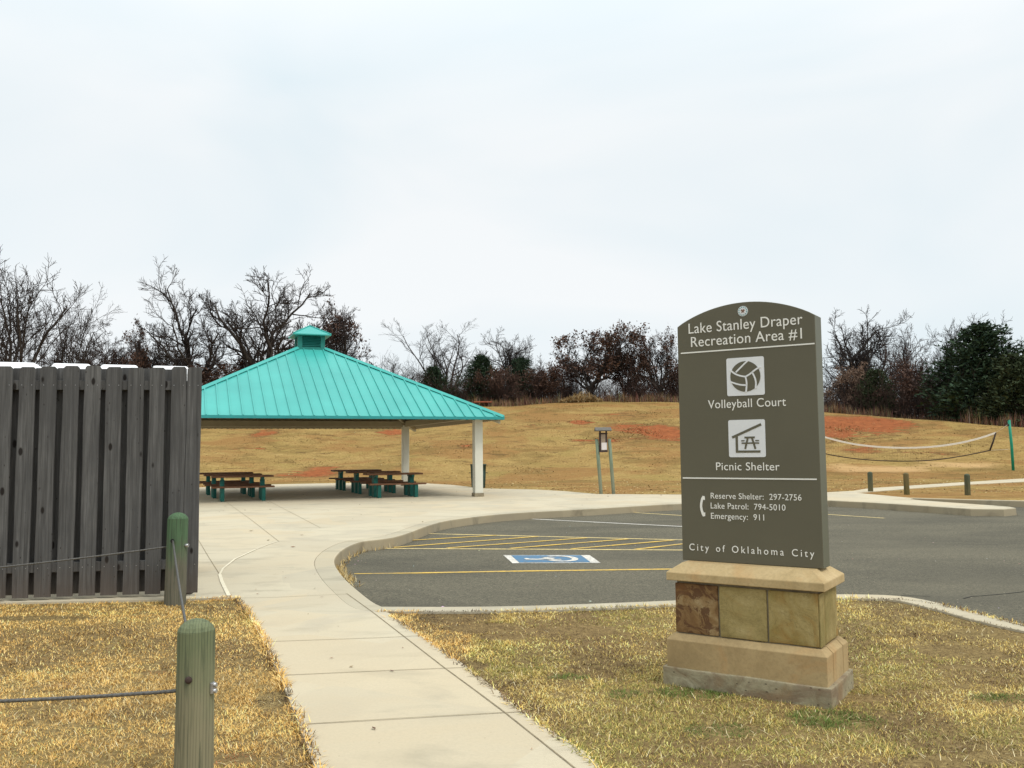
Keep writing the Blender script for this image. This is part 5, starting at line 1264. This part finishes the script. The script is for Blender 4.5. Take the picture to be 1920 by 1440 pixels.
# ================================================================== LAWN GRASS (real blades)
def np_blades(P, L, w, col, lean, segs=2, green=None):
    n = len(P); az = rng.uniform(0, 2 * np.pi, n); ln = lean; dx, dy = np.sin(ln) * np.cos(az), np.sin(ln) * np.sin(az); dz = np.cos(ln)
    sx_, sy_ = -np.sin(az), np.cos(az); bend = rng.uniform(0.05, 0.35, n); V = []
    for t, ww in ((0, 1), (0.5, 0.8)):
        c = P + np.c_[dx * L * t, dy * L * t, dz * L * t - bend * L * t * t]; V += [c - np.c_[sx_ * w * ww, sy_ * w * ww, 0 * w], c + np.c_[sx_ * w * ww, sy_ * w * ww, 0 * w]]
    V.append(P + np.c_[dx * L, dy * L, np.maximum(dz - bend, 0.06) * L])
    V = np.stack(V, 1); F4 = np.array([0, 1, 3, 2]); o_ = np.arange(n)[:, None] * 5
    return V.reshape(-1, 3), (o_ + F4), (o_ + np.array([2, 3, 4])), np.repeat(col, 5, 0)
def blade_mesh(name, parts, label):
    V = np.vstack([p[0] for p in parts]); C_ = np.vstack([p[3] for p in parts]); off = 0; q, t = [], []
    for p in parts: q.append(p[1] + off); t.append(p[2] + off); off += len(p[0])
    q = np.vstack(q); t = np.vstack(t); me = bpy.data.meshes.new(name); me.vertices.add(len(V)); me.vertices.foreach_set('co', V.astype(np.float32).ravel())
    loops = np.concatenate([q.ravel(), t.ravel()]); me.loops.add(len(loops)); me.loops.foreach_set('vertex_index', loops.astype(np.int32))
    me.polygons.add(len(q) + len(t)); st = np.concatenate([np.arange(len(q)) * 4, len(q) * 4 + np.arange(len(t)) * 3]); me.polygons.foreach_set('loop_start', st.astype(np.int32))
    me.update(calc_edges=True); me.materials.append(M['blade'])
    a = me.color_attributes.new('col', 'FLOAT_COLOR', 'POINT'); a.data.foreach_set('color', np.c_[C_, np.ones(len(C_))].astype(np.float32).ravel())
    o = bpy.data.objects.new(name, me); COL.objects.link(o); return tag(o, label, 'grass', None, 'stuff')
def vnoise(P, s, seed):
    r2 = np.random.default_rng(seed); T_ = r2.random((64, 64)); x = P[:, 0] * s + 1000; y = P[:, 1] * s + 1000; i = np.floor(x).astype(int); j = np.floor(y).astype(int); fx, fy = x - i, y - j
    fx = fx * fx * (3 - 2 * fx); fy = fy * fy * (3 - 2 * fy); g = lambda a, b: T_[a % 64, b % 64]
    return (g(i, j) * (1 - fx) + g(i + 1, j) * fx) * (1 - fy) + (g(i, j + 1) * (1 - fx) + g(i + 1, j + 1) * fx) * fy
def fbm(P, s, seed): return (vnoise(P, s, seed) + .5 * vnoise(P, s * 2.1, seed + 1) + .25 * vnoise(P, s * 4.3, seed + 2)) / 1.75
footq = [(SM @ Vector(p)) for p in ((-FX, -FY, 0), (FX, -FY, 0), (FX, FY, 0), (-FX, FY, 0))]; footq = np.array([(p.x, p.y) for p in footq])
def lawn_points(n, x0, x1, y0, y1):
    P = np.c_[rng.uniform(x0, x1, n), rng.uniform(y0, y1, n)]
    bx = P[:, 0] / np.maximum(P[:, 1], .1); P = P[np.abs(bx) < 0.86]
    P = P[~inside(P, pave_poly)]; P = P[~inside(P, kerb_out - _n * 0.015)]; P = P[~inside(P, footq)]; cl = vnoise(P, 13.0, 91); return P[rng.random(len(P)) < 0.28 + 1.15 * cl]
straw = np.array([(0.80, 0.60, 0.27), (0.72, 0.50, 0.19), (0.90, 0.74, 0.42), (0.54, 0.36, 0.135), (0.30, 0.19, 0.078)])
straw_w = np.array([.30, .28, .18, .15, .09])
def lawn(P, L, w, name_seed):
    n = len(P); right = P[:, 0] > -0.35
    col = straw[rng.choice(5, n, p=straw_w)] * rng.uniform(.8, 1.18, (n, 1))
    g1 = fbm(P, 1.1, 5); g2 = fbm(P, 2.6, 9)
    # left lawn slightly redder, right one a little greener
    col[~right] *= np.array((1.10, 0.97, 0.74)); col[right] *= np.array((1.05, 1.06, 0.80))
    gm = right * np.clip((g1 - 0.42) * 3.5, 0.06, 0.72) + (~right) * np.clip((g1 - 0.66) * 2, 0, .25)
    st_ = vnoise(np.c_[P[:, 0] * .5 + P[:, 1] * .12, P[:, 1] * 5.5 - P[:, 0] * .9], 1.0, 55); amt = np.where(P[:, 0] > 1.6, .75, .30); col = col * (1 + amt * (st_ - .52))[:, None]
    green = np.array([(0.34, 0.30, 0.08), (0.42, 0.36, 0.11), (0.24, 0.24, 0.06)])[rng.choice(3, n)]
    isg = rng.random(n) < gm; col[isg] = green[isg] * rng.uniform(.8, 1.2, (isg.sum(), 1))
    dead = np.clip((fbm(P, 1.7, 21) - 0.53) * 7, 0, 1) * np.where(right, 1.0, .75); isd = rng.random(n) < dead * .72
    col[isd] = np.array((0.19, 0.125, 0.065)) * rng.uniform(.6, 1.5, (isd.sum(), 1))
    for c_, r_, k in (lawn_spots): 
        d = np.linalg.norm((P - c_) / np.array(r_), axis=1) + 0.5 * (g2 - .5); m_ = (d < 1) & (rng.random(n) < np.clip((1.3 - d) * 1.8, 0, .97))
        if k == 'bare': col[m_] = np.array((0.088, 0.058, 0.036)) * rng.uniform(.6, 1.4, (m_.sum(), 1))
        elif k == 'green': col[m_] = np.array((0.12, 0.17, 0.038)) * rng.uniform(.7, 1.4, (m_.sum(), 1))
        elif k == 'clay': col[m_] = np.array((0.42, 0.16, 0.06)) * rng.uniform(.7, 1.3, (m_.sum(), 1))
        L = np.where(m_ & (k in ('bare', 'clay')), L * .45, L)
    L = L * (0.55 + 0.6 * g2 + 0.5 * vnoise(P, 13.0, 91)); col = np.minimum(col * (0.80 + 0.34 * vnoise(P, 6.0, 33) + 0.22 * (vnoise(P, 1.6, 35) - .3))[:, None], .92)
    z_ = ground(P[:, 0], P[:, 1]) - 0.004 + 0.024 * (inside(P, pave_poly) | inside(P, kerb_out))
    return np_blades(np.c_[P, z_], L, w, col, rng.uniform(R(28), R(84), n))
lawn_spots = [(gpx(850, 1158), (.42, .34), 'bare'), (gpx(900, 1178), (.35, .22), 'bare'), (gpx(940, 1195), (.22, .15), 'bare'), (gpx(1075, 1182), (.45, .18), 'bare'), (gpx(1130, 1190), (.35, .10), 'bare'),
              (gpx(880, 1250), (.16, .14), 'bare'), (gpx(1068, 1270), (.16, .08), 'green'), (gpx(1300, 1300), (.30, .16), 'green'), (gpx(1170, 1302), (.12, .10), 'green'), (gpx(1350, 1370), (.22, .12), 'green'), (gpx(1560, 1350), (.3, .2), 'green'),
              (gpx(1800, 1222), (.30, .22), 'bare'), (gpx(1810, 1252), (.20, .06), 'bare'), (gpx(1870, 1190), (.5, .22), 'bare'), (gpx(1690, 1130), (.55, .2), 'bare'), (gpx(1780, 1160), (.3, .15), 'bare'), (gpx(1880, 1310), (.2, .1), 'green'), (gpx(1750, 1430), (.18, .1), 'bare'), (gpx(1880, 1420), (.16, .1), 'bare'), (gpx(1620, 1310), (.15, .1), 'bare'),
              (gpx(515, 1310), (.13, .22), 'bare'), (gpx(430, 1425), (.17, .10), 'clay'), (gpx(290, 1262), (.12, .07), 'clay'), (gpx(460, 1128), (.35, .08), 'bare'), (gpx(380, 1135), (.4, .08), 'bare'), (gpx(60, 1160), (.7, .12), 'bare')]
parts = []
for (x0_, x1_, y0_, y1_, n) in ((-4.2, 0.2, 3.3, 6.3, 260000), (-7, 0.0, 6.3, 9.3, 200000), (-0.2, 5.4, 3.3, 6.3, 325000), (-1.6, 6.2, 6.3, 10.2, 230000)):
    P = lawn_points(n, x0_, x1_, y0_, y1_); m_ = len(P); far = P[:, 1] > 6.3
    parts.append(lawn(P, rng.uniform(0.012, 0.040, m_), np.where(far, 0.0024, 0.0016), 0))
Pw = np.vstack([lawn_points(4500, -4.2, 0.2, 3.3, 6.3), lawn_points(4500, -0.2, 4.4, 3.3, 6.3), lawn_points(4500, -7, 6.2, 6.3, 10.2)])
wc0 = np.array([(0.90, 0.78, 0.48), (0.80, 0.64, 0.33), (0.55, 0.38, 0.17)])[rng.choice(3, len(Pw))] * rng.uniform(.8, 1.02, (len(Pw), 1))
parts.append(np_blades(np.c_[Pw, ground(Pw[:, 0], Pw[:, 1])], rng.uniform(.035, .07, len(Pw)), np.full(len(Pw), .0015), wc0, rng.uniform(R(35), R(80), len(Pw))))
# ragged tufts hanging over the path and kerb edges
ed = np.vstack([resample(np.array(path_left[1:-1]), .012), resample(np.array(path_right[1:-1]), .012), resample(near_kerb, .02) + np.array((0, -.27))]); ed = np.repeat(ed, 7, 0); ed = ed + rng.normal(0, .020, ed.shape); ed = ed[(ed[:, 1] > 3.3) & (ed[:, 1] < 10)]
blo = vnoise(ed, 3.0, 40) + .4 * vnoise(ed, 11., 41); ed = ed[(blo > .45) | (rng.random(len(ed)) < .25)]
mEd = ~inside(ed, lot_poly); ed = ed[mEd]
Ped = lawn(ed, rng.uniform(0.025, 0.07, len(ed)), np.full(len(ed), .003), 0); parts.append(Ped)
blade_mesh('lawn_grass', parts, 'short dry winter grass of the front lawns')
# straw weeds in the gutter of the kerb bend
fk = resample(far_kerb, .01); fk = fk[(fk[:, 1] < 15.5)]; fk = np.repeat(fk, 5, 0); s_in = lot_in[np.argmin(np.linalg.norm(lot_in[None] - fk[::50][:, None], axis=2), 1)] if False else None
cen = np.array((1.0, 11.0)); dirn = cen - fk; dirn /= np.linalg.norm(dirn, axis=1)[:, None]; fk = fk + dirn * np.abs(rng.normal(0.05, .06, (len(fk), 1))) + rng.normal(0, .012, fk.shape)
wgt = np.exp(-(((fk[:, 0] + 2.35) / .5) ** 2 + ((fk[:, 1] - 11.6) / 1.1) ** 2)) + .55 * np.exp(-(((fk[:, 0] + 1.9) / .6) ** 2 + ((fk[:, 1] - 14.2) / .8) ** 2)); k_ = (rng.random(len(fk)) < wgt) & inside(fk, lot_in); fk = fk[k_]
gw = np_blades(np.c_[fk, lot_z(fk) - .002], rng.uniform(.05, .16, len(fk)), np.full(len(fk), .005), straw[rng.choice(5, len(fk), p=straw_w)] * rng.uniform(.45, .85, (len(fk), 1)), rng.uniform(R(15), R(75), len(fk)))
blade_mesh('gutter_weeds', [gw], 'dry straw weeds growing in the gutter of the kerb bend')
# coarse tufts on the far field and hill
n = 150000; yy = 28 + 64 * rng.random(n) ** 0.9; bb = rng.uniform(-.64, .64, n); P = np.c_[bb * yy, yy]
P = P[~inside(P, pave_poly)]; P = P[~inside(P, kerb_out)]
P = P[P[:, 1] < np.interp(P[:, 0], _HX, _HY) + 0.5]
sv = np.zeros(len(P)); 
from mathutils.kdtree import KDTree
sl_idx = np.where(soil > 0.35)[0]; kd_ = KDTree(len(sl_idx))
for i, j in enumerate(sl_idx): kd_.insert((V2[j, 0], V2[j, 1], 0), i)
kd_.balance(); bare = np.array([kd_.find((p[0], p[1], 0))[2] for p in P]) if len(sl_idx) else np.full(len(P), 9.)
P = P[(bare > 0.8) | (rng.random(len(P)) < .22)]
P = P[fbm(P, .35, 60) + .3 * rng.random(len(P)) > .52]
m_ = len(P); col = straw[rng.choice(5, m_, p=straw_w)] * np.array((.62, .60, .56)) * rng.uniform(.72, 1.12, (m_, 1)); g_ = rng.random(m_) < np.clip((fbm(P, .12, 77) - .45) * 2.5, 0, .5); col[g_] = np.array((.24, .19, .065)) * rng.uniform(.7, 1.2, (g_.sum(), 1))
fw_ = np_blades(np.c_[P, ground(P[:, 0], P[:, 1]) - .01], rng.uniform(.05, .13, m_), np.full(m_, .03), col, rng.uniform(R(62), R(86), m_))
blade_mesh('hill_grass', [fw_], 'dry tufted grass covering the hill and the flat below it')

lg = []
for (xa, ya, xb, yb_, n_) in ((1072, 785, 1106, 784, 260), (1130, 788, 1175, 786, 300), (1190, 776, 1240, 774, 300), (1205, 791, 1262, 790, 340), (1180, 806, 1225, 812, 260), (1062, 815, 1112, 818, 240), (1140, 822, 1190, 818, 240), (1560, 806, 1610, 804, 300), (1565, 826, 1620, 829, 260), (1700, 852, 1735, 848, 260), (1840, 858, 1872, 853, 240), (1780, 846, 1820, 849, 200), (850, 830, 900, 845, 300), (430, 850, 480, 846, 200), (560, 868, 620, 866, 240), (960, 880, 1020, 878, 240), (1000, 790, 1040, 792, 180)):
    pa, pb = gpx(xa, ya), gpx(xb, yb_); t_ = rng.random(n_)[:, None]; q_ = pa + (pb - pa) * t_ + rng.normal(0, 1, (n_, 2)) * np.array((.5, 1.0)) + np.c_[0 * t_[:, 0], .6 * np.sin(t_[:, 0] * 7 + xa)]; lg.append(q_)
lg = np.vstack(lg); ml = len(lg)
blade_mesh('ledge_grass', [np_blades(np.c_[lg, ground(lg[:, 0], lg[:, 1]) - .02], rng.uniform(.05, .14, ml), np.full(ml, .04), np.array([(.24, .155, .058), (.29, .195, .072), (.19, .12, .048), (.34, .24, .09)])[rng.choice(4, ml)] * rng.uniform(.8, 1.15, (ml, 1)), rng.uniform(R(50), R(84), ml))], 'darker ragged grass along the eroded ledges of the hill')
# litter: leaves and small pale stones
lv_, lf2, lc_ = [], [], []
def litter(n, x0_, x1_, y0_, y1_, cols, s0, s1, zf, test):
    for _ in range(n):
        p = np.array((ru.uniform(x0_, x1_), ru.uniform(y0_, y1_)))
        if not test(p): continue
        z_ = float(zf(p[None])[0]) + .006; a = ru.uniform(0, 6.28); s_ = ru.uniform(s0, s1); c = tuple(v * ru.uniform(.7, 1.2) for v in ru.choice(cols)); o_ = len(lv_)
        for k, q in enumerate(((1, 0), (.1, .5), (-1, 0), (.1, -.5))): lv_.append((p[0] + s_ * (q[0] * math.cos(a) - q[1] * math.sin(a)), p[1] + s_ * (q[0] * math.sin(a) + q[1] * math.cos(a)), z_ + ru.uniform(0, .35) * s_)); lc_.append(c)
        lf2.append((o_, o_ + 1, o_ + 2, o_ + 3))
inp = lambda p: inside(p[None], pave_poly)[0] and not inside(p[None], kerb_out)[0]
litter(60, -3, 1.2, 3.6, 12, [(0.20, .10, .05), (.32, .19, .10), (.12, .07, .05)], .008, .022, lambda P: ground(P[:, 0], P[:, 1]) + .022, inp)
litter(60, -8, 6, 12, 34, [(0.20, .10, .05), (.12, .07, .05)], .02, .05, lambda P: ground(P[:, 0], P[:, 1]) + .022, inp)
inl = lambda p: inside(p[None], lot_in)[0]
litter(260, -2.6, 0, 8.6, 14, [(.55, .48, .36), (.35, .24, .14), (.7, .66, .58), (.2, .13, .08)], .008, .02, lot_z, lambda p: inl(p) and ru.random() < math.exp(-float(dist_line(p[None], far_kerb)[0]) / .25))
litter(220, -2.5, 8, 8.4, 20, [(.5, .46, .38), (.65, .62, .55), (.3, .22, .15)], .008, .02, lot_z, inl)
blades_obj('leaf_litter', lv_, lf2, lc_, 'scattered dead leaves and pale grit on the path and lot', 'litter')
